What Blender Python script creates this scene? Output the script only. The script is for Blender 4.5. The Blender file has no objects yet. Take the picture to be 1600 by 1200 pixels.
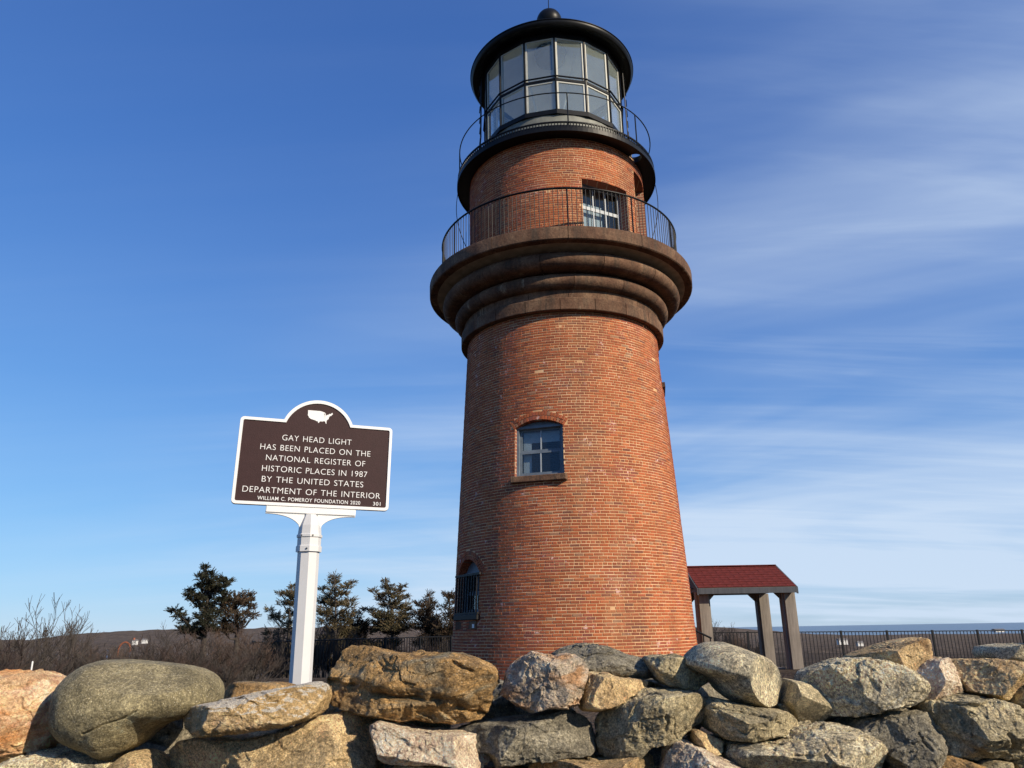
import bpy, bmesh, math, random
import numpy as np
from mathutils import Vector, Matrix, noise as mnoise

# ------------------------------------------------------------------ camera, sky, sun, exposure
sc = bpy.context.scene
R_ = math.radians
CZ = 1.35
PITCH, ROLL, FPX = R_(17.75), R_(1.0), 1200.0
fw = Vector((0, math.cos(PITCH), math.sin(PITCH)))
up0 = Vector((0, -math.sin(PITCH), math.cos(PITCH)))
rt0 = Vector((1, 0, 0))
rt = rt0 * math.cos(ROLL) - up0 * math.sin(ROLL)
up = up0 * math.cos(ROLL) + rt0 * math.sin(ROLL)
cam_d = bpy.data.cameras.new('camera')
cam_d.sensor_width = 36.0
cam_d.lens = 36.0 * FPX / 1600.0
cam_d.clip_start = 0.05
cam_d.clip_end = 60000
cam = bpy.data.objects.new('camera', cam_d)
sc.collection.objects.link(cam)
m3 = Matrix((rt, up, -fw)).transposed()
cam.matrix_world = Matrix.Translation((0, 0, CZ)) @ m3.to_4x4()
sc.camera = cam

SUN_AZ = R_(51)      # measured from straight behind the camera towards its right
SUN_EL = R_(28)
to_sun = Vector((math.sin(SUN_AZ) * math.cos(SUN_EL), -math.cos(SUN_AZ) * math.cos(SUN_EL), math.sin(SUN_EL)))
sun_d = bpy.data.lights.new('sun', 'SUN')
sun_d.energy = 5.0
sun_d.angle = R_(0.5)
sun_d.color = (1.0, 0.86, 0.66)
sun = bpy.data.objects.new('sun', sun_d)
sc.collection.objects.link(sun)
sun.rotation_euler = to_sun.to_track_quat('Z', 'Y').to_euler()
sun.location = (8, -6, 12)

world = bpy.data.worlds.new('World')
sc.world = world
world.use_nodes = True
wn, wl = world.node_tree.nodes, world.node_tree.links
wn.clear()
w_out = wn.new('ShaderNodeOutputWorld')
w_bg = wn.new('ShaderNodeBackground')
w_bg.inputs['Strength'].default_value = 0.082
sky = wn.new('ShaderNodeTexSky')
sky.sky_type = 'NISHITA'
sky.sun_disc = False
sky.sun_elevation = SUN_EL
sky.sun_rotation = math.pi - SUN_AZ
sky.altitude = 60
sky.air_density = 1.0
sky.dust_density = 0.0
sky.ozone_density = 6.0


def wnode(t, **kw):
    n = wn.new(t)
    for k, v in kw.items():
        setattr(n, k, v)
    return n


def wmath(op, a, b=None, clamp=False):
    n = wnode('ShaderNodeMath', operation=op, use_clamp=clamp)
    for i, v in enumerate((a, b)):
        if v is None:
            continue
        if isinstance(v, (int, float)):
            n.inputs[i].default_value = v
        else:
            wl.new(v, n.inputs[i])
    return n.outputs[0]


# thin cirrus: noise on a plane high above, drawn out into streaks
w_tc = wnode('ShaderNodeTexCoord')
w_sep = wnode('ShaderNodeSeparateXYZ')
wl.new(w_tc.outputs['Generated'], w_sep.inputs[0])
w_den = wmath('ADD', wmath('MAXIMUM', w_sep.outputs[2], 0.0), 0.13)
w_u = wmath('DIVIDE', w_sep.outputs[0], w_den)
w_v = wmath('DIVIDE', w_sep.outputs[1], w_den)
w_vec = wnode('ShaderNodeCombineXYZ')
wl.new(w_u, w_vec.inputs[0])
wl.new(w_v, w_vec.inputs[1])


def wcloud(rot, scale, detail, lo, hi, seed, dist=0.6):
    mp = wnode('ShaderNodeMapping')
    mp.inputs['Rotation'].default_value = (0, 0, R_(rot))
    mp.inputs['Scale'].default_value = scale
    mp.inputs['Location'].default_value = seed
    wl.new(w_vec.outputs[0], mp.inputs[0])
    nz = wnode('ShaderNodeTexNoise')
    nz.inputs['Scale'].default_value = 1.0
    nz.inputs['Detail'].default_value = detail
    nz.inputs['Roughness'].default_value = 0.55
    nz.inputs['Distortion'].default_value = dist
    wl.new(mp.outputs[0], nz.inputs['Vector'])
    mr = wnode('ShaderNodeMapRange', interpolation_type='SMOOTHSTEP')
    mr.inputs['From Min'].default_value = lo
    mr.inputs['From Max'].default_value = hi
    wl.new(nz.outputs[0], mr.inputs['Value'])
    return mr.outputs[0]


# film response of the sky: the same curve for every direction
w_k = wnode('ShaderNodeSeparateColor')
wl.new(sky.outputs[0], w_k.inputs[0])
w_c = wnode('ShaderNodeCombineColor')
for i_, (g_, k_) in enumerate(((0.98, 0.075), (1.45, 0.100), (2.55, 0.170))):
    wl.new(wmath('DIVIDE', wmath('MULTIPLY', w_k.outputs[i_], g_), wmath('ADD', wmath('MULTIPLY', w_k.outputs[i_], k_), 1.0)), w_c.inputs[i_])
# a bank of thin cloud drifts in from the right
w_dot = wnode('ShaderNodeVectorMath', operation='DOT_PRODUCT')
wl.new(w_tc.outputs['Generated'], w_dot.inputs[0])
w_dot.inputs[1].default_value = (0.78, 0.52, -0.56)
w_bank = wnode('ShaderNodeMapRange', interpolation_type='SMOOTHSTEP')
w_bank.inputs['From Min'].default_value = -0.10
w_bank.inputs['From Max'].default_value = 0.66
w_bank.inputs['To Min'].default_value = 0.07
wl.new(w_dot.outputs['Value'], w_bank.inputs['Value'])
c_veil = wcloud(26, (0.30, 0.62, 1), 5, 0.32, 0.72, (3.8, 5.1, 0), 0.9)
c_str = wcloud(22, (0.20, 0.95, 1), 7, 0.36, 0.86, (5.0, 5.3, 0), 0.9)
c_fine = wcloud(32, (0.45, 3.2, 1), 9, 0.42, 0.90, (7.2, 8.7, 0), 1.4)
c_sum = wmath('ADD', wmath('MULTIPLY', c_veil, 0.46), wmath('ADD', wmath('MULTIPLY', c_str, 0.66), wmath('MULTIPLY', c_fine, 0.30)))
w_low = wnode('ShaderNodeMapRange', interpolation_type='SMOOTHSTEP')      # the bank thickens towards the horizon
w_low.inputs['From Min'].default_value = 0.26
w_low.inputs['From Max'].default_value = 0.06
wl.new(w_sep.outputs[2], w_low.inputs['Value'])
c_sum = wmath('ADD', c_sum, wmath('MULTIPLY', w_low.outputs[0], wmath('ADD', wmath('MULTIPLY', c_veil, 0.30), 0.18)))
c_sum = wmath('MULTIPLY', c_sum, w_bank.outputs[0])
c_sum = wmath('MINIMUM', c_sum, 0.85)
w_mix = wnode('ShaderNodeMix', data_type='RGBA')
wl.new(c_sum, w_mix.inputs['Factor'])
wl.new(w_c.outputs[0], w_mix.inputs['A'])
w_mix.inputs['B'].default_value = (6.2, 7.4, 9.0, 1)
wl.new(w_mix.outputs['Result'], w_bg.inputs['Color'])
wl.new(w_bg.outputs[0], w_out.inputs['Surface'])

sc.view_settings.view_transform = 'Standard'
sc.view_settings.look = 'None'
sc.view_settings.gamma = 1.0
sc.view_settings.exposure = 0.35
sc.view_settings.use_curve_mapping = False
sc.cycles.max_bounces = 8
sc.cycles.transparent_max_bounces = 12

# ------------------------------------------------------------------ helpers
COL = sc.collection
rng = random.Random(11)


def ray(x, y):
    return (fw + rt * ((x - 800) / FPX) + up * ((600 - y) / FPX)).normalized()


def at(x, y, Y):
    """point of the photograph's pixel at the distance Y"""
    d = ray(x, y)
    return Vector((0, 0, CZ)) + d * (Y / d.y)


def link(name, me, mat=None, parent=None, smooth=False):
    o = bpy.data.objects.new(name, me)
    COL.objects.link(o)
    if mat is not None and me is not None and not me.materials:
        me.materials.append(mat)
    if parent is not None:
        o.parent = parent
    if smooth:
        me.shade_smooth()
    return o


def empty(name, loc=(0, 0, 0), rz=0.0, parent=None):
    o = bpy.data.objects.new(name, None)
    COL.objects.link(o)
    o.location = loc
    o.rotation_euler = (0, 0, rz)
    o.empty_display_size = 0.2
    if parent is not None:
        o.parent = parent
    return o


def tag(o, label=None, cat=None, group=None, kind=None):
    if label:
        o['label'] = label
    if cat:
        o['category'] = cat
    if group:
        o['group'] = group
    if kind:
        o['kind'] = kind
    return o


class MB:
    """collects vertices and faces"""

    def __init__(s):
        s.v, s.f = [], []

    def add(s, vs, fs):
        n = len(s.v)
        s.v.extend([tuple(p) for p in vs])
        s.f.extend([tuple(i + n for i in f) for f in fs])
        return s

    def box(s, lo, hi, M=None, ch=0.0):
        x0, y0, z0 = lo
        x1, y1, z1 = hi
        if ch > 0:
            bm = bmesh.new()
            bmesh.ops.create_cube(bm, size=1)
            for v in bm.verts:
                v.co = Vector(((x0 + x1) / 2 + v.co.x * (x1 - x0), (y0 + y1) / 2 + v.co.y * (y1 - y0), (z0 + z1) / 2 + v.co.z * (z1 - z0)))
            bmesh.ops.bevel(bm, geom=bm.edges[:], offset=ch, segments=1, affect='EDGES')
            bm.verts.index_update()
            vs = [v.co.copy() for v in bm.verts]
            fs = [[v.index for v in f.verts] for f in bm.faces]
            bm.free()
        else:
            vs = [Vector(p) for p in ((x0, y0, z0), (x1, y0, z0), (x1, y1, z0), (x0, y1, z0), (x0, y0, z1), (x1, y0, z1), (x1, y1, z1), (x0, y1, z1))]
            fs = [(3, 2, 1, 0), (4, 5, 6, 7), (0, 1, 5, 4), (1, 2, 6, 5), (2, 3, 7, 6), (3, 0, 4, 7)]
        if M is not None:
            vs = [M @ p for p in vs]
        return s.add(vs, fs)

    def tube(s, pts, rads, n=6, cap=True):
        pts = [Vector(p) for p in pts]
        if not isinstance(rads, (list, tuple)):
            rads = [rads] * len(pts)
        vs, fs = [], []
        ref = None
        for i, p in enumerate(pts):
            a = pts[max(i - 1, 0)]
            b = pts[min(i + 1, len(pts) - 1)]
            d = (b - a)
            d = d.normalized() if d.length > 1e-9 else Vector((0, 0, 1))
            if ref is None:
                ref = d.orthogonal().normalized()
            e = ref - d * ref.dot(d)
            e = e.normalized() if e.length > 1e-6 else d.orthogonal().normalized()
            ref = e
            g = d.cross(e)
            for k in range(n):
                t = 2 * math.pi * k / n
                vs.append(p + (e * math.cos(t) + g * math.sin(t)) * rads[i])
        for i in range(len(pts) - 1):
            for k in range(n):
                k2 = (k + 1) % n
                fs.append((i * n + k, i * n + k2, (i + 1) * n + k2, (i + 1) * n + k))
        if cap:
            fs.append(tuple(range(n - 1, -1, -1)))
            fs.append(tuple(range((len(pts) - 1) * n, len(pts) * n)))
        return s.add(vs, fs)

    def lathe(s, prof, n=96, a0=0.0, a1=2 * math.pi, closed=False, caps=False):
        """profile of (r, z) turned round the z axis; angle 0 faces -Y, positive towards +X"""
        full = abs((a1 - a0) - 2 * math.pi) < 1e-6
        m = n if full else n + 1
        vs, fs = [], []
        for i in range(m):
            t = a0 + (a1 - a0) * i / n
            for r, z in prof:
                vs.append((r * math.sin(t), -r * math.cos(t), z))
        k = len(prof)
        last = k if closed else k - 1
        for i in range(n):
            i2 = (i + 1) % m
            for j in range(last):
                j2 = (j + 1) % k
                fs.append((i * k + j, i2 * k + j, i2 * k + j2, i * k + j2))
        if caps and not full:
            fs.append(tuple(range(k - 1, -1, -1)))
            fs.append(tuple((m - 1) * k + j for j in range(k)))
        return s.add(vs, fs)

    def mesh(s, name):
        me = bpy.data.meshes.new(name)
        me.from_pydata(s.v, [], s.f)
        me.validate()
        me.update()
        return me

    def build(s, name, mat, parent=None, smooth=False):
        me = s.mesh(name)
        if smooth is True:
            me.shade_smooth()
        elif smooth:
            me.shade_smooth()
            me.set_sharp_from_angle(angle=R_(smooth))
        return link(name, me, mat, parent)


# ------------------------------------------------------------------ materials
class NT:
    def __init__(s, name):
        s.mat = bpy.data.materials.new(name)
        s.mat.use_nodes = True
        s.n, s.l = s.mat.node_tree.nodes, s.mat.node_tree.links
        s.b = s.n['Principled BSDF']
        s.tc = None

    def node(s, t, ins=None, **kw):
        n = s.n.new(t)
        for k, v in kw.items():
            setattr(n, k, v)
        for k, v in (ins or {}).items():
            s.put(n, k, v)
        return n

    def put(s, n, k, v):
        if isinstance(v, bpy.types.NodeSocket):
            s.l.new(v, n.inputs[k])
        else:
            n.inputs[k].default_value = v

    def coord(s, kind='Object', scale=(1, 1, 1), rot=(0, 0, 0), loc=(0, 0, 0)):
        if s.tc is None:
            s.tc = s.n.new('ShaderNodeTexCoord')
        mp = s.node('ShaderNodeMapping', {'Vector': s.tc.outputs[kind], 'Scale': scale, 'Rotation': rot, 'Location': loc})
        return mp.outputs[0]

    def pos(s, scale=(1, 1, 1)):
        g = s.n.new('ShaderNodeNewGeometry')
        return s.node('ShaderNodeMapping', {'Vector': g.outputs['Position'], 'Scale': scale}).outputs[0]

    def noise(s, vec, scale, detail=4, rough=0.55, dist=0.0, typ=None):
        n = s.node('ShaderNodeTexNoise', {'Vector': vec, 'Scale': scale, 'Detail': detail, 'Roughness': rough, 'Distortion': dist})
        if typ:
            n.noise_type = typ
        return n.outputs[0]

    def vor(s, vec, scale, feature='F1', out='Distance'):
        return s.node('ShaderNodeTexVoronoi', {'Vector': vec, 'Scale': scale}, feature=feature).outputs[out]

    def ramp(s, fac, stops):
        n = s.node('ShaderNodeValToRGB', {'Fac': fac})
        el = n.color_ramp.elements
        while len(el) < len(stops):
            el.new(0.5)
        for e, (p, c) in zip(el, stops):
            e.position = p
            e.color = (*c, 1) if len(c) == 3 else c
        return n.outputs[0]

    def rng(s, v, a, b, c=0.0, d=1.0):
        return s.node('ShaderNodeMapRange', {'Value': v, 'From Min': a, 'From Max': b, 'To Min': c, 'To Max': d}).outputs[0]

    def mix(s, f, a, b, mode='MIX'):
        n = s.node('ShaderNodeMix', data_type='RGBA', blend_type=mode)
        s.put(n, 'Factor', f)
        s.put(n, 'A', (*a, 1) if isinstance(a, tuple) else a)
        s.put(n, 'B', (*b, 1) if isinstance(b, tuple) else b)
        return n.outputs['Result']

    def math(s, op, a, b=0.0):
        return s.node('ShaderNodeMath', {0: a, 1: b}, operation=op).outputs[0]

    def bump(s, h, strength=0.4, dist=0.01):
        n = s.node('ShaderNodeBump', {'Height': h, 'Strength': strength, 'Distance': dist})
        if s.b.inputs['Normal'].is_linked:
            s.put(n, 'Normal', s.b.inputs['Normal'].links[0].from_socket)
        s.l.new(n.outputs[0], s.b.inputs['Normal'])

    def set(s, **kw):
        for k, v in kw.items():
            if isinstance(v, tuple) and len(v) == 3:
                v = (*v, 1)
            s.put(s.b, k.replace('_', ' '), v)
        return s


def simple(name, col, rough=0.6, var=0.25, scale=6.0, bump=0.15, bdist=0.004, metal=0.0, spec=0.4):
    t = NT(name)
    v = t.coord()
    n = t.noise(v, scale, 6, 0.6)
    lo = tuple(c * (1 - var) for c in col)
    hi = tuple(min(1, c * (1 + var)) for c in col)
    t.set(Base_Color=t.ramp(n, [(0.3, lo), (0.7, hi)]), Roughness=rough, Metallic=metal)
    t.b.inputs['Specular IOR Level'].default_value = spec
    if bump:
        t.bump(t.noise(v, scale * 6, 4), bump, bdist)
    return t.mat


def brick_mat():
    t = NT('brick_clay')
    tint = t.node('ShaderNodeAttribute', attribute_name='tint').outputs['Color']
    p = t.pos()
    big = t.noise(p, 0.9, 5, 0.6)
    pat = t.noise(p, 2.2, 3, 0.5)
    c = t.mix(t.rng(big, 0.35, 0.7, 0.0, 0.40), tint, (0.365, 0.103, 0.038), 'MIX')
    # purple worn patches and chalky blooms
    c = t.mix(t.rng(pat, 0.57, 0.66, 0.0, 0.55), c, (0.24, 0.070, 0.055))
    eff = t.noise(t.pos((1, 1, 0.35)), 1.1, 6, 0.65)
    c = t.mix(t.rng(eff, 0.55, 0.75, 0.0, 0.55), c, (0.40, 0.235, 0.125))
    spall = t.math('MULTIPLY', t.rng(pat, 0.56, 0.62, 0.0, 1.0), t.rng(t.noise(p, 12, 2, 0.4), 0.64, 0.68, 0.0, 0.6))
    c = t.mix(spall, c, (0.66, 0.46, 0.42))
    dirt = t.noise(t.pos((1.4, 1.4, 0.3)), 0.8, 6, 0.7)
    c = t.mix(t.rng(dirt, 0.48, 0.68, 0.0, 0.7), c, (0.115, 0.052, 0.036))
    fine = t.noise(p, 45, 4, 0.6)
    c = t.mix(0.5, c, t.ramp(fine, [(0.3, (0.40, 0.40, 0.40)), (0.7, (0.62, 0.62, 0.62))]), 'OVERLAY')
    t.set(Base_Color=c, Roughness=0.88)
    t.b.inputs['Specular IOR Level'].default_value = 0.25
    t.bump(t.noise(p, 60, 5, 0.65), 0.5, 0.006)
    return t.mat


def mortar_mat():
    t = NT('lime_mortar')
    p = t.pos()
    n = t.noise(p, 1.9, 7, 0.68)
    c = t.ramp(n, [(0.3, (0.38, 0.205, 0.10)), (0.5, (0.58, 0.355, 0.19)), (0.7, (0.66, 0.455, 0.28))])
    t.set(Base_Color=c, Roughness=0.95)
    t.b.inputs['Specular IOR Level'].default_value = 0.2
    t.bump(t.noise(p, 90, 4), 0.5, 0.004)
    return t.mat


def sandstone_mat():
    t = NT('brownstone')
    p = t.pos()
    info = t.n.new('ShaderNodeObjectInfo')
    n = t.noise(p, 2.4, 8, 0.68)
    c = t.ramp(n, [(0.30, (0.078, 0.040, 0.027)), (0.5, (0.150, 0.086, 0.055)), (0.72, (0.24, 0.155, 0.098))])
    c = t.mix(0.75, c, t.ramp(info.outputs['Random'], [(0.0, (0.55, 0.52, 0.50)), (1.0, (1.0, 0.98, 0.95))]), 'MULTIPLY')
    st = t.noise(t.pos((3.2, 3.2, 0.30)), 1.5, 8, 0.72)
    c = t.mix(t.rng(st, 0.50, 0.66, 0, 0.75), c, (0.052, 0.042, 0.032))
    wash = t.noise(t.pos((2.6, 2.6, 0.45)), 1.2, 7, 0.7)
    c = t.mix(t.rng(wash, 0.60, 0.72, 0, 0.7), c, (0.42, 0.33, 0.22))
    c = t.mix(0.8, c, t.ramp(t.noise(p, 30, 6, 0.75), [(0.32, (0.24, 0.24, 0.24)), (0.68, (0.72, 0.72, 0.72))]), 'OVERLAY')
    t.set(Base_Color=c, Roughness=0.92)
    t.b.inputs['Specular IOR Level'].default_value = 0.2
    t.bump(t.noise(p, 7, 8, 0.72), 0.6, 0.03)
    t.bump(t.noise(p, 40, 6, 0.7), 0.5, 0.008)
    return t.mat


def rock_mat(name, cols, stain=None, stain_lo=0.55, speck=0.35, speck_scale=70, foli=0.0, lichen=0.0, bscale=9, bstr=0.7, patch=2.2, skin=None):
    t = NT(name)
    v = t.coord('Object')
    info = t.n.new('ShaderNodeObjectInfo')
    off = t.node('ShaderNodeVectorMath', {0: v, 1: info.outputs['Location']}, operation='ADD').outputs[0]
    off = t.node('ShaderNodeVectorMath', {0: off, 1: t.node('ShaderNodeMath', {0: info.outputs['Random'], 1: 13.0}, operation='MULTIPLY').outputs[0]}, operation='ADD').outputs[0]
    if foli:
        sv = t.node('ShaderNodeMapping', {'Vector': off, 'Rotation': (R_(18), R_(24), 0), 'Scale': (1.0, 1.0, 1 + 5 * foli)}).outputs[0]
    else:
        sv = off
    n = t.noise(sv, patch * 2.2, 8, 0.62, 0.5)
    k = len(cols)
    c = t.ramp(n, [(0.28 + 0.46 * i / (k - 1), cols[i]) for i in range(k)])
    if stain:
        s_ = t.noise(sv, patch * 1.5, 6, 0.65, 1.0)
        c = t.mix(t.rng(s_, stain_lo, stain_lo + 0.14, 0, 0.85), c, stain)
    fine = t.noise(off, speck_scale, 3, 0.7)
    c = t.mix(speck * 1.5 if speck * 1.5 < 1 else 1.0, c, t.ramp(fine, [(0.30, (0.12, 0.12, 0.12)), (0.5, (0.5, 0.5, 0.5)), (0.70, (0.92, 0.92, 0.90))]), 'OVERLAY')
    sp = t.vor(off, speck_scale * 1.1)
    c = t.mix(t.rng(sp, 0.24, 0.12, 0, speck), c, (0.62, 0.57, 0.47))
    mid = t.noise(off, 16, 6, 0.7)
    c = t.mix(0.55, c, t.ramp(mid, [(0.34, (0.12, 0.12, 0.12)), (0.66, (0.80, 0.80, 0.78))]), 'OVERLAY')
    if lichen:
        li = t.noise(off, 7, 7, 0.75)
        c = t.mix(t.rng(li, 0.60, 0.68, 0, lichen), c, (0.33, 0.35, 0.27))
        lb = t.noise(off, 5.0, 8, 0.75, 0.3)
        c = t.mix(t.rng(lb, 0.60, 0.70, 0, lichen * 0.8), c, (0.045, 0.045, 0.042))
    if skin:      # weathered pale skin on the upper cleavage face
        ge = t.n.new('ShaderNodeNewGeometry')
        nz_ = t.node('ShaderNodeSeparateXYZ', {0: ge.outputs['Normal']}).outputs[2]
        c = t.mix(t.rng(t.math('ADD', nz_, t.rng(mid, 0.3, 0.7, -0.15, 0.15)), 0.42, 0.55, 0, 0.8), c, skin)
    grit = t.noise(off, 230, 2, 0.6)
    c = t.mix(min(1.0, 0.18 + 0.7 * speck), c, t.ramp(grit, [(0.34, (0.14, 0.14, 0.14)), (0.5, (0.5, 0.5, 0.5)), (0.66, (0.86, 0.86, 0.85))]), 'OVERLAY')
    c = t.mix(1.0, c, (1.55, 1.52, 1.45), 'MULTIPLY')
    t.set(Base_Color=c, Roughness=t.rng(mid, 0.3, 0.7, 0.72, 0.95))
    t.b.inputs['Specular IOR Level'].default_value = 0.3
    t.bump(t.noise(sv, bscale * 1.6, 10, 0.74), min(1.0, bstr * 1.2), 0.06)
    t.bump(t.noise(sv, 42, 8, 0.78), min(1.0, bstr), 0.022)
    t.bump(t.noise(off, 150, 4, 0.7), 0.6, 0.004)
    return t.mat


def wood_mat(name, a, b, axis=2):
    t = NT(name)
    sc_ = [9.0, 9.0, 9.0]
    sc_[axis] = 0.7
    v = t.coord('Object', tuple(sc_))
    n = t.noise(v, 2.2, 8, 0.7, 0.6)
    c = t.ramp(n, [(0.3, a), (0.7, b)])
    w = t.noise(t.coord('Object'), 1.7, 5, 0.6)
    c = t.mix(t.rng(w, 0.45, 0.75, 0, 0.4), c, tuple(x * 0.55 for x in a))
    t.set(Base_Color=c, Roughness=0.85)
    t.bump(n, 0.35, 0.006)
    return t.mat


def glass_mat(name, tint=(0.86, 0.92, 0.93), refl=0.16, grime=0.10):
    t = NT(name)
    t.n.remove(t.b)
    out = [n for n in t.n if n.type == 'OUTPUT_MATERIAL'][0]
    tr = t.node('ShaderNodeBsdfTransparent', {'Color': (*tint, 1)})
    gl = t.node('ShaderNodeBsdfGlossy', {'Color': (1, 1, 1, 1), 'Roughness': 0.02})
    df = t.node('ShaderNodeBsdfDiffuse', {'Color': (0.62, 0.70, 0.65, 1)})
    ge = t.n.new('ShaderNodeNewGeometry')
    dt = t.node('ShaderNodeVectorMath', {0: ge.outputs['Normal'], 1: ge.outputs['Incoming']}, operation='DOT_PRODUCT').outputs['Value']
    om = t.math('SUBTRACT', 1.0, t.math('ABSOLUTE', dt))
    f = t.math('ADD', t.math('MULTIPLY', t.math('POWER', om, 5.0), 0.9), 0.04 + refl)
    m1 = t.node('ShaderNodeMixShader', {0: f, 1: tr.outputs[0], 2: gl.outputs[0]})
    v = t.coord('Object')
    g = t.rng(t.noise(v, 1.1, 3, 0.5), 0.3, 0.7, grime * 0.8, grime * 1.2)
    m2 = t.node('ShaderNodeMixShader', {0: g, 1: m1.outputs[0], 2: df.outputs[0]})
    t.l.new(m2.outputs[0], out.inputs['Surface'])
    return t.mat


def foliage_mat(name, cols, trans=0.15):
    t = NT(name)
    p = t.pos()
    n = t.noise(p, 5.0, 4, 0.6)
    tint = t.node('ShaderNodeAttribute', attribute_name='tint').outputs['Color']
    k = len(cols)
    c = t.ramp(n, [(0.3 + 0.4 * i / (k - 1), cols[i]) for i in range(k)])
    c = t.mix(0.7, c, tint, 'MULTIPLY')
    t.set(Base_Color=c, Roughness=0.8)
    t.b.inputs['Specular IOR Level'].default_value = 0.2
    return t.mat


M = {}
M['brick'] = brick_mat()
M['mortar'] = mortar_mat()
M['stone'] = sandstone_mat()
M['joint'] = simple('pale_joint_mortar', (0.30, 0.24, 0.17), 0.95, 0.3, 5, 0.3, 0.004)
M['iron'] = simple('black_painted_iron', (0.006, 0.0065, 0.0075), 0.40, 0.4, 5, 0.12, 0.004, 0, 0.17)
M['fence_iron'] = simple('matt_black_iron', (0.007, 0.007, 0.008), 0.55, 0.3, 3, 0.1, 0.003, 0, 0.2)
M['whitepaint'] = simple('lantern_white_paint', (0.46, 0.46, 0.41), 0.55, 0.12, 4, 0.1, 0.003)
M['basepaint'] = simple('lantern_base_paint', (0.17, 0.175, 0.15), 0.6, 0.25, 5, 0.2, 0.003)
M['ceiling'] = simple('lantern_ceiling_paint', (0.84, 0.85, 0.80), 0.6, 0.10, 3, 0.1, 0.003)
M['greypaint'] = simple('window_grey_blue_paint', (0.115, 0.14, 0.17), 0.5, 0.25, 6, 0.15, 0.003)
M['winwhite'] = simple('window_white_paint', (0.66, 0.66, 0.64), 0.5, 0.1, 6, 0.1, 0.002)
M['glass'] = glass_mat('lantern_glass', (0.97, 0.99, 0.98), 0.07, 0.085)
M['winglass'] = glass_mat('window_glass', (0.72, 0.77, 0.80), 0.0, 0.008)
M['signwhite'] = simple('sign_white_enamel', (0.70, 0.70, 0.69), 0.42, 0.03, 5, 0.05, 0.001, 0, 0.45)
M['postwhite'] = simple('post_white_enamel', (0.56, 0.56, 0.56), 0.45, 0.05, 5, 0.08, 0.001, 0, 0.4)
M['signbrown'] = simple('sign_brown_enamel', (0.034, 0.0145, 0.0150), 0.6, 0.10, 40, 0.5, 0.0015, 0, 0.22)
M['screw'] = simple('steel_screw', (0.10, 0.10, 0.10), 0.4, 0.2, 20, 0, 0, 0.8)
M['postwood'] = wood_mat('weathered_grey_timber', (0.12, 0.102, 0.084), (0.27, 0.232, 0.195), 2)
M['beamwood'] = wood_mat('weathered_grey_beam', (0.095, 0.078, 0.060), (0.19, 0.160, 0.128), 0)
M['gable'] = wood_mat('dark_gable_boards', (0.035, 0.04, 0.05), (0.075, 0.085, 0.10), 2)
M['shingle'] = simple('red_asphalt_shingle', (0.105, 0.018, 0.015), 0.9, 0.45, 9, 0.6, 0.004, 0, 0.2)
M['bark'] = simple('dark_bark', (0.055, 0.045, 0.038), 0.9, 0.4, 12, 0.6, 0.01)
M['twig'] = simple('bare_twig', (0.042, 0.034, 0.029), 0.9, 0.45, 3, 0, 0)
M['twigred'] = simple('reddish_twig', (0.055, 0.036, 0.028), 0.9, 0.45, 3, 0, 0)
M['pine'] = foliage_mat('dark_pine_needles', [(0.016, 0.019, 0.013), (0.028, 0.030, 0.018), (0.045, 0.037, 0.022)])
M['cedar'] = foliage_mat('bronzed_cedar_foliage', [(0.055, 0.055, 0.030), (0.105, 0.085, 0.047), (0.15, 0.105, 0.062)])
M['cedar2'] = foliage_mat('dark_cedar_foliage', [(0.032, 0.030, 0.021), (0.060, 0.044, 0.029), (0.10, 0.062, 0.04)])

# ------------------------------------------------------------------ setting: ground, sea


def smooth(a, b, x):
    t = min(1, max(0, (x - a) / (b - a)))
    return t * t * (3 - 2 * t)


def ground_h(x, y):
    r = math.hypot(x, y)
    az = math.degrees(math.atan2(x, y))
    h = 0.52 * smooth(2.55, 3.3, y)
    if y > 16:
        h -= 0.12 * smooth(16, 18, y) + 0.45 * smooth(17, 25, y)
    if y < 2.55:
        h = 0.0
    if x < -5 and y > 2.5:
        h -= 0.5 * smooth(-5, -9, x)
    far = smooth(27, 260, r)
    far2 = smooth(200, 2600, r)
    h += -9.0 * far - 9 * far2
    h -= 16 * smooth(12, 22, az) * far2
    if r > 40:
        n = mnoise.fractal(Vector((x / 130, y / 130, 0.3)), 1.0, 2.0, 5)
        h += n * 2.2 * smooth(40, 250, r)
    if r > 250:
        left = smooth(4, -9, az)
        ridge = 21 + 5 * mnoise.fractal(Vector((az / 6.0, 2.2, 0)), 1.0, 2.0, 3)
        ridge *= 0.62 + 0.38 * smooth(-32, -25, az)
        h += left * ridge * smooth(380, 1150, r) * (1 - smooth(1300, 2600, r))
        mid = smooth(-4, 4, az) * smooth(26, 14, az)
        h += mid * 16 * smooth(900, 2000, r) * (1 - smooth(2200, 3600, r))
        tree = mnoise.fractal(Vector((x / 9, y / 9, 1.7)), 1.0, 2.0, 3)
        h += tree * 1.6
        h -= smooth(2700, 4600, r) * 30
    return h


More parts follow.
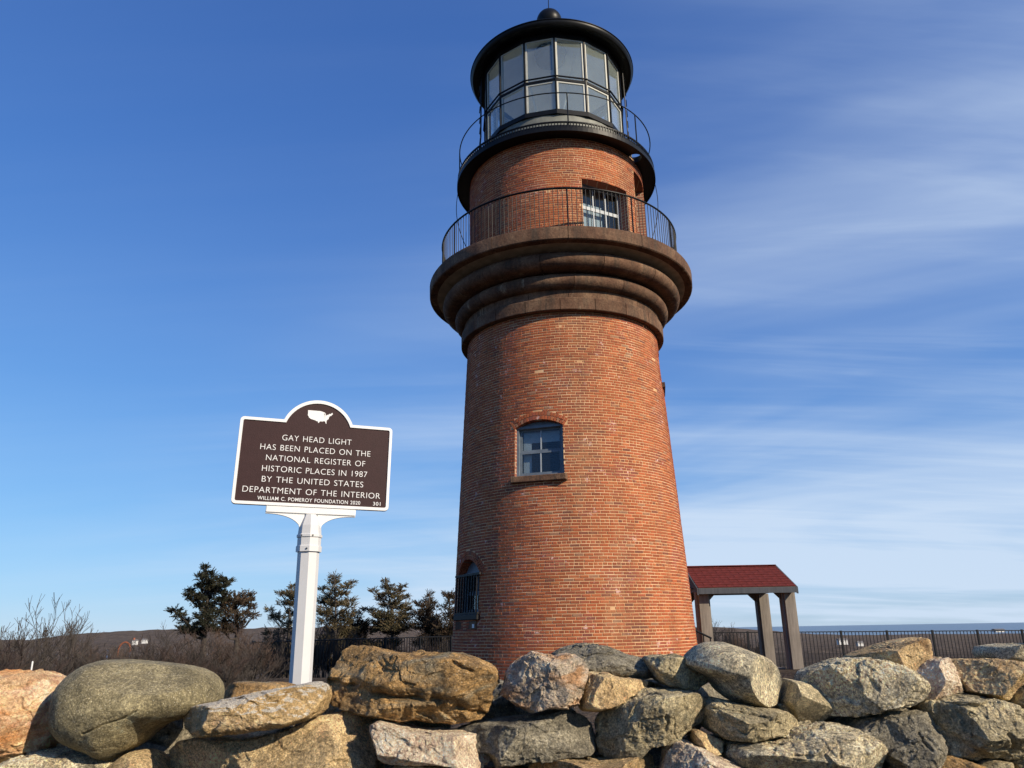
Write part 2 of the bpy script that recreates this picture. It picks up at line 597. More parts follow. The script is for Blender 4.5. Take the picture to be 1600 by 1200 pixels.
t = NT('scrub_and_dry_grass')
p = t.pos()
n1 = t.noise(p, 0.35, 8, 0.7)
n2 = t.noise(p, 0.035, 6, 0.65)
c = t.ramp(n1, [(0.3, (0.075, 0.058, 0.047)), (0.5, (0.125, 0.098, 0.078)), (0.72, (0.20, 0.16, 0.12))])
c = t.mix(t.rng(n2, 0.40, 0.65, 0, 0.6), c, (0.095, 0.072, 0.056))
c = t.mix(0.5, c, t.ramp(t.noise(p, 9, 6, 0.7), [(0.3, (0.25, 0.25, 0.25)), (0.7, (0.75, 0.75, 0.75))]), 'OVERLAY')
t.set(Base_Color=c, Roughness=0.95)
t.b.inputs['Specular IOR Level'].default_value = 0.1
c = t.mix(0.75, c, t.ramp(t.noise(p, 0.16, 8, 0.8), [(0.35, (0.15, 0.15, 0.15)), (0.65, (0.85, 0.83, 0.8))]), 'OVERLAY')
t.set(Base_Color=c)
t.bump(t.noise(p, 3.5, 8, 0.7), 0.8, 0.2)
t.bump(t.noise(p, 0.25, 8, 0.75), 1.0, 3.0)
M['ground'] = t.mat

g = MB()
azs = []
a = -180.0
while a < 180:
    azs.append(a)
    a += 0.5 if -42 <= a < 42 else 4.0
rads = [0.0]
r_ = 0.5
while r_ < 6400:
    rads.append(r_)
    r_ *= 1.055 if r_ > 30 else 1.09
for r_ in rads:
    for a in azs:
        x, y = r_ * math.sin(R_(a)), r_ * math.cos(R_(a))
        g.v.append((x, y, ground_h(x, y)))
na = len(azs)
for i in range(len(rads) - 1):
    for j in range(na):
        j2 = (j + 1) % na
        g.f.append((i * na + j, i * na + j2, (i + 1) * na + j2, (i + 1) * na + j))
go = g.build('ground', M['ground'], None, True)
tag(go, 'brown scrubland falling away to low hills', None, None, 'structure')

t = NT('sea_water')
p = t.pos()
t.set(Base_Color=(0.020, 0.060, 0.115), Roughness=0.28)
t.bump(t.noise(t.pos((0.02, 0.05, 1)), 4, 6, 0.7), 0.6, 1.5)
sea = MB()
for rr in (3000, 5000, 9000, 14000, 22000, 40000):
    for k in range(96):
        tt = 2 * math.pi * k / 96
        sea.v.append((rr * math.sin(tt), rr * math.cos(tt), -40.0 - (0 if rr < 20000 else 18)))
for i in range(5):
    for k in range(96):
        k2 = (k + 1) % 96
        sea.f.append((i * 96 + k, i * 96 + k2, (i + 1) * 96 + k2, (i + 1) * 96 + k))
tag(sea.build('sea', t.mat, None, True), 'blue sea along the horizon', None, None, 'structure')

# ------------------------------------------------------------------ lighthouse
AX, AY = 1.082, 15.46
BASE = 0.35
K = 0.0487
R0 = 2.351


def shaft_r(z):
    return R0 - K * z


DR = 1.965                       # drum radius
Z_BAND = 7.067
Z_SLAB0, Z_SLAB1 = 8.176, 8.45
Z_DECK = 10.95

LH = empty('lighthouse', (AX, AY, 0))
tag(LH, 'tall round red brick lighthouse with brownstone gallery and black iron lantern', 'lighthouse')


def local(phi, r, z):
    return Vector((r * math.sin(phi), -r * math.cos(phi), z))


def frame_at(phi, r, z, tilt=0.0):
    """matrix: x along the wall, y outwards, z up"""
    tx = Vector((math.cos(phi), math.sin(phi), 0))
    oy = Vector((math.sin(phi), -math.cos(phi), 0))
    uz = Vector((0, 0, 1))
    if tilt:
        uz2 = (uz - oy * math.tan(tilt)).normalized()
        oy = tx.cross(uz2) * -1
        oy = oy if oy.dot(Vector((math.sin(phi), -math.cos(phi), 0))) > 0 else -oy
        uz = uz2
    m = Matrix((tx, oy, uz)).transposed().to_4x4()
    m.translation = local(phi, r, z)
    return m


class Opening:
    def __init__(s, phi, half, z0, zs, zc, ring=0.165):
        s.phi, s.half, s.z0, s.zs, s.zc, s.ring = R_(phi), R_(half), z0, zs, zc, ring

    def half_at(s, z, r):
        """half angle kept clear of ordinary bricks at height z (opening plus arch)"""
        if z < s.z0 - 0.02 or s.ring == 0 and z > s.zc:
            return 0
        if z <= s.zs or s.ring == 0:
            return s.half
        w = s.half * r
        rise = s.zc - s.zs
        rad = (w * w + rise * rise) / (2 * rise)
        cz = s.zc - rad
        ro = rad + s.ring
        dz = z - cz
        if dz >= ro:
            return 0
        return min(math.sqrt(ro * ro - dz * dz) / r, s.half + s.ring * 0.55 / r)


W_MID = Opening(-17.2, 12.1, 3.93, 4.84, 4.965)
W_LOW = Opening(-61.5, 11.6, 1.62, 2.32, 2.59)
W_SIDE = Opening(80.0, 9.0, 6.05, 6.60, 6.75, 0.0)
W_DRUM = Opening(28.0, 16.4, 8.45, 10.02, 10.02, 0.0)
W_DOOR = Opening(68.0, 13.5, 8.45, 10.70, 10.70, 0.0)

brick_tints = []
for i in range(40):
    q = rng.random()
    if q < 0.62:
        b_ = (0.318, 0.084, 0.034)
    elif q < 0.80:
        b_ = (0.245, 0.066, 0.034)
    elif q < 0.91:
        b_ = (0.40, 0.125, 0.047)
    elif q < 0.95:
        b_ = (0.24, 0.145, 0.085)
    else:
        b_ = (0.135, 0.048, 0.036)
    k_ = rng.uniform(0.82, 1.15)
    brick_tints.append(tuple(x * k_ * rng.uniform(0.95, 1.05) for x in b_))

UNIT_V = []


def brick_verts(l, h, d, ch):
    """front face chamfered; back open; y is outward, front at y = 0"""
    a, b = l / 2, h / 2
    return [(-a, -d, -b), (a, -d, -b), (a, -d, b), (-a, -d, b),
            (-a, -ch, -b), (a, -ch, -b), (a, -ch, b), (-a, -ch, b),
            (-a + ch, 0, -b + ch), (a - ch, 0, -b + ch), (a - ch, 0, b - ch), (-a + ch, 0, b - ch)]


BF = [(0, 1, 5, 4), (1, 2, 6, 5), (2, 3, 7, 6), (3, 0, 4, 7), (4, 5, 9, 8), (5, 6, 10, 9), (6, 7, 11, 10), (7, 4, 8, 11), (8, 9, 10, 11)]


def lay_bricks(z0, z1, rfun, tilt, openings, course=0.0518, seed=1):
    """list of (phi, z, r, length, height, tint index, roll)"""
    rr = random.Random(seed)
    out = []
    n = int(round((z1 - z0) / course))
    course = (z1 - z0) / n
    for i in range(n):
        z = z0 + (i + 0.5) * course
        r = rfun(z)
        header = (i % 7 == 3)
        bl = 0.082 if header else 0.166
        circ = 2 * math.pi * r
        m = int(round(circ / bl))
        step = 2 * math.pi / m
        off = (0.5 * (i % 2) + rr.uniform(-0.13, 0.13)) * step
        spans = []
        for k in range(m):
            j1, j2 = rr.uniform(-0.045, 0.045), 0
            spans.append([off + k * step, 0])
        starts = [s_[0] + rr.uniform(-0.04, 0.04) * step for s_ in spans]
        for k in range(m):
            a0 = starts[k]
            a1 = starts[(k + 1) % m] + (2 * math.pi if k == m - 1 else 0)
            pieces = [(a0, a1)]
            for op in openings:
                ha = op.half_at(z, r)
                if not ha:
                    continue
                lo, hi = op.phi - ha, op.phi + ha
                new = []
                for (s0, s1) in pieces:
                    mid = (s0 + s1) / 2
                    sh = round((mid - op.phi) / (2 * math.pi)) * 2 * math.pi
                    l2, h2 = lo + sh, hi + sh
                    if s1 <= l2 or s0 >= h2:
                        new.append((s0, s1))
                        continue
                    if s0 < l2:
                        new.append((s0, l2))
                    if s1 > h2:
                        new.append((h2, s1))
                pieces = new
            for (s0, s1) in pieces:
                ln = (s1 - s0) * r - 0.0120
                if ln < 0.02:
                    continue
                out.append(((s0 + s1) / 2, z + rr.uniform(-0.002, 0.002), r + 0.0045 + rr.uniform(-0.001, 0.003) - (0.0065 if rr.random() < 0.003 else 0), ln, course - 0.0122 + rr.uniform(-0.0015, 0.0015), rr.randrange(40), rr.uniform(-0.006, 0.006)))
    return out


def tinted_mesh(name, V, F, tints_per_vert, mat):
    me = bpy.data.meshes.new(name)
    me.from_pydata(V, [], F)
    me.update()
    ca = me.color_attributes.new('tint', 'FLOAT_COLOR', 'POINT')
    ca.data.foreach_set('color', np.asarray(tints_per_vert, dtype=np.float32).ravel())
    me.materials.append(mat)
    return me


def bulk_bricks(name, items, tilt, parent):
    V, F, T = [], [], []
    for (phi, z, r, l, h, ti, rl) in items:
        Mx = frame_at(phi, r, z, tilt) @ Matrix.Rotation(rl, 4, 'Y')
        n = len(V)
        V.extend([tuple(Mx @ Vector(q)) for q in brick_verts(l, h, 0.03, 0.003)])
        F.extend([tuple(i + n for i in f) for f in BF])
        T.extend([(*brick_tints[ti], 1)] * 12)
    o = link(name, tinted_mesh(name, V, F, T, M['brick']), None, parent)
    tag(o, kind='stuff')
    return o


def arch_bricks(op, rfun, tilt, parent, name='arch_brick'):
    """two rings of rowlock bricks over an opening"""
    r = rfun(op.zs)
    w = op.half * r
    rise = op.zc - op.zs
    rad = (w * w + rise * rise) / (2 * rise)
    cz = op.zc - rad
    a_max = math.asin(min(1, w / rad)) * 1.06
    for ringi in range(2):
        ri = rad + 0.004 + ringi * 0.080
        n = max(5, int(round(2 * a_max * (ri + 0.036) / 0.058)))
        for k in range(n):
            th = -a_max + 2 * a_max * (k + 0.5) / n
            s_, zz = (ri + 0.036) * math.sin(th), cz + (ri + 0.036) * math.cos(th)
            wd = 2 * a_max * (ri + 0.036) / n - 0.010
            Mx = frame_at(op.phi + s_ / r, rfun(zz) + 0.010, zz, tilt) @ Matrix.Rotation(th, 4, 'Y')
            V = brick_verts(wd, 0.071, 0.17, 0.003)
            me = tinted_mesh(name, V, BF, [(*brick_tints[rng.randrange(40)], 1)] * 12, M['brick'])
            o = link(name, me, None, parent)
            o.matrix_local = Mx


def wall_core(name, z0, z1, rfun, openings, mat, depth=0.30, top=True):
    """mortar coloured core of a round wall, pierced by openings with reveals"""
    b = MB()
    phis = set(2 * math.pi * k / 180 - math.pi for k in range(180))
    zs = set([z0, z1])
    for op in openings:
        phis |= {op.phi - op.half, op.phi + op.half}
        zs |= {op.z0, op.zc}
    phis = sorted(phis)
    # drop near duplicates
    ph2 = [phis[0]]
    keys = [op.phi - op.half for op in openings] + [op.phi + op.half for op in openings]
    for p_ in phis[1:]:
        if p_ - ph2[-1] < 0.004:
            if p_ in keys:
                ph2[-1] = p_
            continue
        ph2.append(p_)
    zs = sorted(zs)
    z2 = []
    for i in range(len(zs) - 1):
        m = max(1, int((zs[i + 1] - zs[i]) / 0.5))
        z2 += [zs[i] + (zs[i + 1] - zs[i]) * k / m for k in range(m)]
    z2.append(zs[-1])
    nz = len(z2)
    for p_ in ph2:
        for z in z2:
            b.v.append(tuple(local(p_, rfun(z), z)))
    m = len(ph2)
    for i in range(m):
        i2 = (i + 1) % m
        pm = ph2[i] + ((ph2[i2] - ph2[i]) if i2 else (ph2[0] + 2 * math.pi - ph2[i])) / 2
        for j in range(nz - 1):
            zm = (z2[j] + z2[j + 1]) / 2
            if any(abs(pm - op.phi) < op.half and op.z0 < zm < op.zc for op in openings):
                continue
            b.f.append((i * nz + j, i2 * nz + j, i2 * nz + j + 1, i * nz + j + 1))
    core = b.build(name, mat, LH)
    for op in openings:
        q = MB()
        pts = []
        ra, rb = rfun(op.z0), rfun(op.zc)
        nseg = 6
        for (ph, inv) in ((op.phi - op.half, 1), (op.phi + op.half, -1)):
            vs = [local(ph, ra, op.z0), local(ph, rb, op.zc), local(ph, rb - depth, op.zc), local(ph, ra - depth, op.z0)]
            q.add(vs, [(0, 1, 2, 3)] if inv > 0 else [(3, 2, 1, 0)])
        for (z, rr2, inv) in ((op.z0, ra, 1), (op.zc, rb, -1)):
            vs = []
            for k in range(nseg + 1):
                ph = op.phi - op.half + 2 * op.half * k / nseg
                vs += [local(ph, rr2, z), local(ph, rr2 - depth, z)]
            q.add(vs, [((2 * k, 2 * k + 1, 2 * k + 3, 2 * k + 2) if inv > 0 else (2 * k + 2, 2 * k + 3, 2 * k + 1, 2 * k)) for k in range(nseg)])
        ro = q.build('reveal', M['reveal'], core)
    return core


t = NT('reveal_brick')
v = t.coord('Object')
bt = t.node('ShaderNodeTexBrick', {'Vector': t.coord('Object', (1, 1, 1), (R_(90), 0, 0)), 'Color1': (0.30, 0.10, 0.055, 1), 'Color2': (0.22, 0.08, 0.05, 1), 'Mortar': (0.42, 0.30, 0.2, 1), 'Scale': 1.0, 'Mortar Size': 0.008, 'Brick Width': 0.21, 'Row Height': 0.067})
t.set(Base_Color=bt.outputs['Color'], Roughness=0.9)
M['reveal'] = t.mat

shaft = wall_core('shaft', BASE, 7.3, shaft_r, [W_MID, W_LOW, W_SIDE], M['mortar'])
drum = wall_core('drum', 8.42, Z_DECK + 0.06, lambda z: DR, [W_DRUM, W_DOOR], M['mortar'])

items = lay_bricks(0.40, Z_BAND - 0.004, shaft_r, math.atan(K), [W_MID, W_LOW, W_SIDE], seed=3)
tilt = math.atan(K)
# the bricks that show largest: the lowest courses in sight, on the side towards the camera
near = sorted([it for it in items if 1.22 < it[1] and it[3] > 0.09], key=lambda it: (abs(it[0] if it[0] < math.pi else it[0] - 2 * math.pi) / R_(62)) ** 4 + (it[1] - 1.22) / 1.1)
single = set(id(it) for it in near[:300])
# a few shared brick shapes per tint
shape_cache = {}
for it in near[:300]:
    phi, z, r, l, h, ti, rl = it
    key = (round(l / 0.004), ti)
    if key not in shape_cache:
        shape_cache[key] = tinted_mesh('brick', brick_verts(key[0] * 0.004, 0.0396, 0.03, 0.003), BF, [(*brick_tints[ti], 1)] * 12, M['brick'])
    o = link('brick', shape_cache[key], None, shaft)
    o.matrix_local = frame_at(phi, r, z, tilt) @ Matrix.Rotation(rl, 4, 'Y')
bulk_bricks('brickwork', [it for it in items if id(it) not in single], tilt, shaft)
arch_bricks(W_MID, shaft_r, tilt, shaft)
arch_bricks(W_LOW, shaft_r, tilt, shaft)
ditems = lay_bricks(8.45, Z_DECK - 0.005, lambda z: DR, 0.0, [W_DRUM, W_DOOR], seed=8)
bulk_bricks('brickwork', ditems, 0.0, drum)

# ---- brownstone cornice, block by block
cornice = MB().lathe([(2.06, 7.08), (2.06, 7.5), (2.12, 7.55), (2.12, 7.80), (2.3, 7.85), (2.36, 8.13), (2.75, 8.19), (2.75, 8.44)], 72).build('gallery_cornice', M['joint'], LH)


def arc_block(prof, n_blocks, a_off, name='stone_block', gap=0.011):
    """ring of equal stone blocks; all share one mesh"""
    step = 2 * math.pi / n_blocks
    rm = max(r for r, z in prof)
    ga = gap / rm / 2
    b = MB()
    seg = max(4, int(96 / n_blocks))
    b.lathe(prof, seg, -step / 2 + ga, step / 2 - ga, closed=True, caps=True)
    me = b.mesh(name)
    me.shade_smooth()
    me.set_sharp_from_angle(angle=R_(38))
    me.materials.append(M['stone'])
    for k in range(n_blocks):
        o = link(name, me, None, cornice)
        o.rotation_euler = (0, 0, a_off + k * step)
        s_ = 1 + rng.uniform(-0.0012, 0.0012)
        o.scale = (s_, s_, 1)


def torus_prof(rin, rmax, z0, z1, n=10):
    zc, hz = (z0 + z1) / 2, (z1 - z0) / 2
    pr = [(rin, z0)]
    rb = rmax - hz * 1.1
    for i in range(n + 1):
        a_ = -math.pi / 2 + math.pi * i / n
        pr.append((rb + hz * 1.1 * math.cos(a_), zc + hz * math.sin(a_)))
    pr.append((rin, z1))
    return pr


arc_block([(1.95, 7.07), (2.14, 7.07), (2.15, 7.08), (2.15, 7.30), (2.135, 7.318), (1.95, 7.318)], 20, R_(5))
arc_block([(1.95, 7.322), (2.085, 7.322), (2.085, 7.488), (2.09, 7.495), (1.95, 7.495)], 17, R_(11))
arc_block(torus_prof(1.95, 2.285, 7.50, 7.80), 14, R_(16))
arc_block(torus_prof(1.98, 2.55, 7.806, 8.12), 13, R_(2))
arc_block([(1.98, 8.124), (2.42, 8.124), (2.42, 8.172), (1.98, 8.172)], 12, R_(7))
arc_block([(1.85, 8.178), (2.815, 8.178), (2.835, 8.195), (2.84, 8.42), (2.825, 8.445), (1.85, 8.452)], 12, R_(15))

# ---- lower gallery railing
lr = MB()
RR, ZR = 2.575, 9.40
lr.tube([local(2 * math.pi * k / 120, RR, ZR) for k in range(121)], 0.021, 6, False)
rail = lr.build('gallery_railing', M['iron'], LH, True)
bal = MB().tube([(0, 0, 8.44), (0, 0, ZR)], 0.0072, 5).mesh('baluster')
bal.materials.append(M['fence_iron'])
pst = MB().tube([(0, 0, 8.44), (0, 0, ZR + 0.02)], 0.016, 6).mesh('post')
pst.materials.append(M['fence_iron'])
NBAL = 180
for k in range(NBAL):
    ph = 2 * math.pi * (k + 0.35) / NBAL
    if k % 15 == 0:
        o = link('post', pst, None, rail)
    else:
        o = link('baluster', bal, None, rail)
    o.location = local(ph, RR, 0)
lr2 = MB()
lr2.tube([local(2 * math.pi * k / 120, RR, 8.56) for k in range(121)], 0.010, 5, False)
lr2.build('bottom_rail', M['iron'], rail, True)


# ---- windows
def sash_window(name, op, rfun, inset, cols, rows, mat, glassmat, label, arch=True, extra=True):
    r = rfun(op.z0)
    w = op.half * r * 0.985
    h = op.zs - op.z0
    root = empty(name, parent=LH)
    root['label'] = label
    root.matrix_local = frame_at(op.phi, r * math.cos(op.half) - inset, op.z0, math.atan(K) if rfun is shaft_r else 0)
    fr = MB()
    fw_, fd = 0.055, 0.10
    fr.box((-w, -fd, 0), (-w + fw_, 0, h))
    fr.box((w - fw_, -fd, 0), (w, 0, h))
    fr.box((-w + fw_, -fd, 0), (w - fw_, -0.002, fw_))
    fr.box((-w, -fd, h), (w, 0.012, h + 0.045))
    fr.build('frame', mat, root)
    if arch:
        rise = op.zc - op.zs
        rad = (w * w + rise * rise) / (2 * rise)
        a_ = math.asin(min(1, w / rad))
        vs, fs = [], []
        N = 14
        for y in (-0.03, -fd):
            for k in range(N + 1):
                th = -a_ + 2 * a_ * k / N
                vs.append((rad * math.sin(th), y, h + rise - rad + rad * math.cos(th) + 0.02))
            vs += [(w, y, h + 0.04), (-w, y, h + 0.04)]
        m_ = N + 3
        fs = [tuple(range(m_)), tuple(range(2 * m_ - 1, m_ - 1, -1))]
        MB().add(vs, fs).build('arch_panel', mat, root)
    iw, ih = w - fw_, h - fw_
    rh = ih / rows
    for j in range(rows):
        y = -0.05 - (0.028 if j > 0 and rows == 2 else 0)
        sh = MB()
        zb = fw_ + j * rh
        st_ = 0.042
        sh.box((-iw, y - 0.03, zb), (-iw + st_, y, zb + rh))
        sh.box((iw - st_, y - 0.03, zb), (iw, y, zb + rh))
        sh.box((-iw + st_, y - 0.03, zb), (iw - st_, y - 0.001, zb + st_))
        sh.box((-iw + st_, y - 0.03, zb + rh - st_ * 0.8), (iw - st_, y - 0.001, zb + rh))
        so = sh.build('sash', mat, root)
        cw = (2 * iw - 2 * st_) / cols
        for k in range(cols):
            x0 = -iw + st_ + k * cw
            MB().box((x0, y - 0.018, zb + st_), (x0 + cw, y - 0.013, zb + rh - st_ * 0.8)).build('pane', glassmat, so)
            if k:
                MB().box((x0 - 0.011, y - 0.028, zb + st_), (x0 + 0.011, y - 0.003, zb + rh - st_ * 0.8)).build('glazing_bar', M['winbar'] if extra else mat, so)
    return root, w, h


M['winbar'] = simple('glazing_bar_paint', (0.30, 0.33, 0.36), 0.5, 0.1, 6, 0, 0)
wmid, w_, h_ = sash_window('window', W_MID, shaft_r, 0.055, 2, 2, M['greypaint'], M['winglass'], 'grey framed four pane sash window halfway up the shaft')
# stone sill and inner blind
sl = MB().box((-w_ - 0.06, -0.05, -0.115), (w_ + 0.06, 0.175, -0.002), None, 0.012)
sl.build('sill', M['stone'], wmid)
bl = MB().box((-w_ + 0.10, -0.16, 0.02), (-w_ + 0.25, -0.15, h_)).box((-w_ + 0.25, -0.16, h_ * 0.74), (w_ - 0.10, -0.151, h_))
bl.build('blind', M['winwhite'], wmid)

wlow, w_, h_ = sash_window('window', W_LOW, shaft_r, 0.10, 2, 2, M['greypaint'], M['winglass'], 'low arched window behind a black iron security grille')
MB().box((-w_ - 0.02, -0.05, -0.10), (w_ + 0.05, 0.165, -0.002), None, 0.01).build('sill', M['fence_iron'], wlow)
MB().box((-w_ + 0.04, 0.03, -0.26), (w_ - 0.02, 0.145, -0.115), None, 0.01).build('box', M['stone'], wlow)
MB().box((w_ - 0.13, 0.147, -0.235), (w_ - 0.05, 0.152, -0.17)).build('label_plate', M['winwhite'], wlow)
gr = MB()
gr.box((-w_ - 0.03, 0.125, h_ - 0.035), (w_ + 0.10, 0.16, h_ + 0.005))
gr.box((-w_ - 0.01, 0.125, 0.0), (w_ + 0.06, 0.155, 0.03))
gro = gr.build('grille', M['fence_iron'], wlow)
bm_ = MB().box((-0.010, 0.130, 0.03), (0.010, 0.153, h_ - 0.035)).mesh('bar')
bm_.materials.append(M['fence_iron'])
for k in range(9):
    o = link('bar', bm_, None, gro)
    o.location.x = -w_ + 0.02 + (2 * w_ - 0.04) * k / 8

wside, w_, h_ = sash_window('window', W_SIDE, shaft_r, 0.06, 2, 2, M['greypaint'], M['winglass'], 'small window high on the right side of the shaft', False)
MB().box((-w_ - 0.05, -0.05, -0.10), (w_ + 0.05, 0.12, -0.002)).build('sill', M['stone'], wside)

# drum window: white sash set back in a square recess
wd, w_, h_ = sash_window('window', W_DRUM, lambda z: DR, 0.16, 3, 3, M['greypaint'], M['winglass'], 'white barred window set back in the upper drum', False)
for ch in list(wd.children):
    for sub in ch.children:
        if sub.name.startswith('glazing_bar'):
            sub.data.materials.clear()
            sub.data.materials.append(M['winbar'])
    if ch.name.startswith('sash'):
        ch.data.materials.clear()
        ch.data.materials.append(M['winbar'])
MB().box((-w_ + 0.06, -0.20, 0.1), (w_ * 0.25, -0.19, h_ * 0.80)).build('blind', M['winwhite'], wd)

# drum door: tan planks deep in a dark doorway
dr = empty('door', parent=LH)
dr['label'] = 'weathered plank door deep in the drum doorway'
dr.matrix_local = frame_at(W_DOOR.phi, DR - 0.26, 8.46)
for k in range(5):
    o = MB().box((-0.44 + k * 0.176, -0.05, 0), (-0.44 + k * 0.176 + 0.170, 0, 1.25), None, 0.004).build('plank', M['doorwood'] if 'doorwood' in M else M['beamwood'], dr)

# ---- upper gallery deck with hatch hole
cu = bpy.data.curves.new('deck_outline', 'CURVE')
cu.dimensions = '2D'
cu.fill_mode = 'BOTH'
cu.extrude = 0.065
for (cx, cy, rr_, n_) in ((0, 0, 2.235, 128), (0, 0, 1.5, 96), (1.635, -1.215, 0.155, 28)):
    sp = cu.splines.new('POLY')
    sp.points.add(n_ - 1)
    for i in range(n_):
        t_ = 2 * math.pi * i / n_
        sp.points[i].co = (cx + rr_ * math.cos(t_), cy + rr_ * math.sin(t_), 0, 1)
    sp.use_cyclic_u = True
tmp = bpy.data.objects.new('tmp', cu)
COL.objects.link(tmp)
dg = bpy.context.evaluated_depsgraph_get()
me = bpy.data.meshes.new_from_object(tmp.evaluated_get(dg))
bpy.data.objects.remove(tmp)
me.name = 'upper_gallery_deck'
me.materials.clear()
deck = link('upper_gallery_deck', me, M['iron'], LH)
deck.location.z = Z_DECK + 0.065
# rim lip, brackets below
b = MB().lathe([(2.237, 10.93), (2.262, 10.93), (2.262, 11.02), (2.237, 11.02)], 128, closed=True)
o = b.build('rim', M['iron'], deck)
o.location.z = -deck.location.z
# upright fins of the kick rail
b = MB()
for k in range(220):
    ph = 2 * math.pi * k / 220
    b.box((-0.009, -0.012, 11.02), (0.009, 0.012, 11.135), frame_at(ph, 2.235, 0))
b.lathe([(2.215, 11.135), (2.25, 11.135), (2.25, 11.16), (2.215, 11.16)], 128, closed=True)
o = b.build('kick_rail', M['iron'], deck)
o.location.z = -deck.location.z
# thin railing
ur = MB().tube([local(2 * math.pi * k / 96, 2.205, 11.88) for k in range(97)], 0.013, 6, False).build('upper_railing', M['iron'], LH, True)
pm = MB().tube([(0, 0, 11.01), (0, 0, 11.88)], 0.014, 6).mesh('post')
pm.materials.append(M['iron'])
for k in range(8):
    o = link('post', pm, None, ur)
    o.location = local(R_(4) + 2 * math.pi * k / 8, 2.205, 0)

# ---- lantern
lant = MB().lathe([(1.62, 11.07), (1.62, 11.80), (1.585, 11.80), (1.585, 11.07)], 60, closed=True).build('lantern', M['basepaint'], LH, 30)
NS = 15
A0 = R_(-0.8)
RG = 1.62
Z0g, Zm, Z1g = 11.86, 12.69, 13.82


def ngon_ring(r, z0, z1, th, n=NS):
    b = MB()
    pr = [(r - th, z0), (r + 0.012, z0), (r + 0.012, z1), (r - th, z1)]
    k = 4
    vs = []
    for i in range(n):
        t_ = A0 + 2 * math.pi * i / n
        for rr_, z in pr:
            vs.append(local(t_, rr_, z))
    fs = []
    for i in range(n):
        i2 = (i + 1) % n
        for j in range(4):
            j2 = (j + 1) % 4
            fs.append((i * k + j, i2 * k + j, i2 * k + j2, i * k + j2))
    return b.add(vs, fs)


ngon_ring(RG + 0.045, 11.79, 11.90, 0.12).build('sill_ring', M['iron'], lant)
ngon_ring(RG + 0.012, Zm - 0.030, Zm + 0.026, 0.055).build('glazing_ring', M['iron'], lant)
ngon_ring(RG + 0.05, Zm + 0.055, Zm + 0.075, 0.022).build('hand_bar', M['iron'], lant)
ngon_ring(RG + 0.03, Z1g - 0.02, 14.0, 0.07).build('head_ring', M['iron'], lant)
for k in range(NS):
    t0 = A0 + 2 * math.pi * k / NS
    mu = MB().box((-0.015, -0.05, 11.9), (0.015, 0.034, Z1g), frame_at(t0, RG, 0))
    mo = mu.build('mullion', M['iron'], lant)
    MB().box((-0.045, -0.055, 11.9), (0.045, -0.051, Z1g), frame_at(t0, RG, 0)).build('inner_lining', M['whitepaint'], mo)
    t1 = t0 + math.pi / NS
    ap = RG * math.cos(math.pi / NS)
    hw = RG * math.sin(math.pi / NS) - 0.02
    for (za, zb) in ((11.895, Zm - 0.03), (Zm + 0.026, Z1g - 0.018)):
        po = MB().box((-hw, -0.004, za), (hw, 0.004, zb), frame_at(t1, ap - 0.012, 0)).build('glass_pane', M['glass'], lant)
        # pale putty frame round the pane
        f_ = MB()
        fm = frame_at(t1, ap - 0.012, 0)
        e_ = 0.038
        f_.box((-hw, 0.006, za), (-hw + e_, 0.018, zb), fm)
        f_.box((hw - e_, 0.006, za), (hw, 0.018, zb), fm)
        f_.box((-hw + e_, 0.006, zb - e_), (hw - e_, 0.018, zb), fm)
        f_.build('pane_frame', M['whitepaint'], po)
# lantern floor, ceiling, vent, optic
MB().lathe([(0.0, 11.12), (1.58, 11.12)], 48).build('lantern_floor', M['ceiling'], lant)
MB().lathe([(1.60, 13.86), (1.2, 14.15), (0.40, 14.78), (0.40, 14.79)], 60).build('lantern_ceiling', M['ceiling'], lant, True)
MB().lathe([(0.0, 14.58), (0.36, 14.58), (0.37, 14.60), (0.37, 14.86)], 40).build('ceiling_vent', M['iron'], lant, True)
op = MB()
op.lathe([(0.0, 12.05), (0.20, 12.05), (0.20, 12.0), (0.12, 11.95), (0.12, 11.12)], 24)
op.build('beacon_pedestal', M['whitepaint'], lant, 30)
for s_ in (-1, 1):
    b = MB().lathe([(0.0, -0.14), (0.20, -0.14), (0.24, -0.08), (0.26, 0.1), (0.24, 0.12), (0.0, 0.06)], 28)
    o = b.build('beacon_drum', M['whitepaint'], lant, 30)
    o.matrix_local = Matrix.Translation((0.24 * s_, 0, 12.38)) @ Matrix.Rotation(R_(90) * s_, 4, 'Y')
MB().tube([local(R_(20), 0.15, 12.0), local(R_(35), 0.9, 14.1)], 0.03, 6).tube([local(R_(-120), 0.2, 12.0), local(R_(-40), 1.1, 14.05)], 0.025, 6).build('brace', M['whitepaint'], lant)

# roof
roof = MB().lathe([(1.58, 13.93), (1.76, 13.93), (1.80, 13.90), (1.90, 13.90), (1.935, 13.94), (1.945, 13.99), (1.93, 14.045), (1.90, 14.065), (1.86, 14.07), (1.80, 14.12), (1.35, 14.52), (0.85, 14.95), (0.42, 15.31), (0.30, 15.39), (0.0, 15.40)], 120).build('lantern_roof', M['iron'], LH, 40)
MB().lathe([(1.955, 14.00), (1.962, 14.012), (1.955, 14.024), (1.94, 14.012)], 120, closed=True).build('gutter_bead', M['iron'], roof, True)
bp = [(0.24, 15.30), (0.22, 15.42)]
for i in range(13):
    a_ = -1.1 + (math.pi / 2 + 1.1) * i / 12
    bp.append((max(0.001, 0.315 * math.cos(a_)), 15.74 + 0.315 * math.sin(a_)))
MB().lathe(bp, 40).build('ventilator_ball', M['iron'], roof, True)
MB().tube([(0, 0, 16.0), (0, 0, 17.2)], [0.012, 0.006], 6).build('lightning_rod', M['iron'], roof)
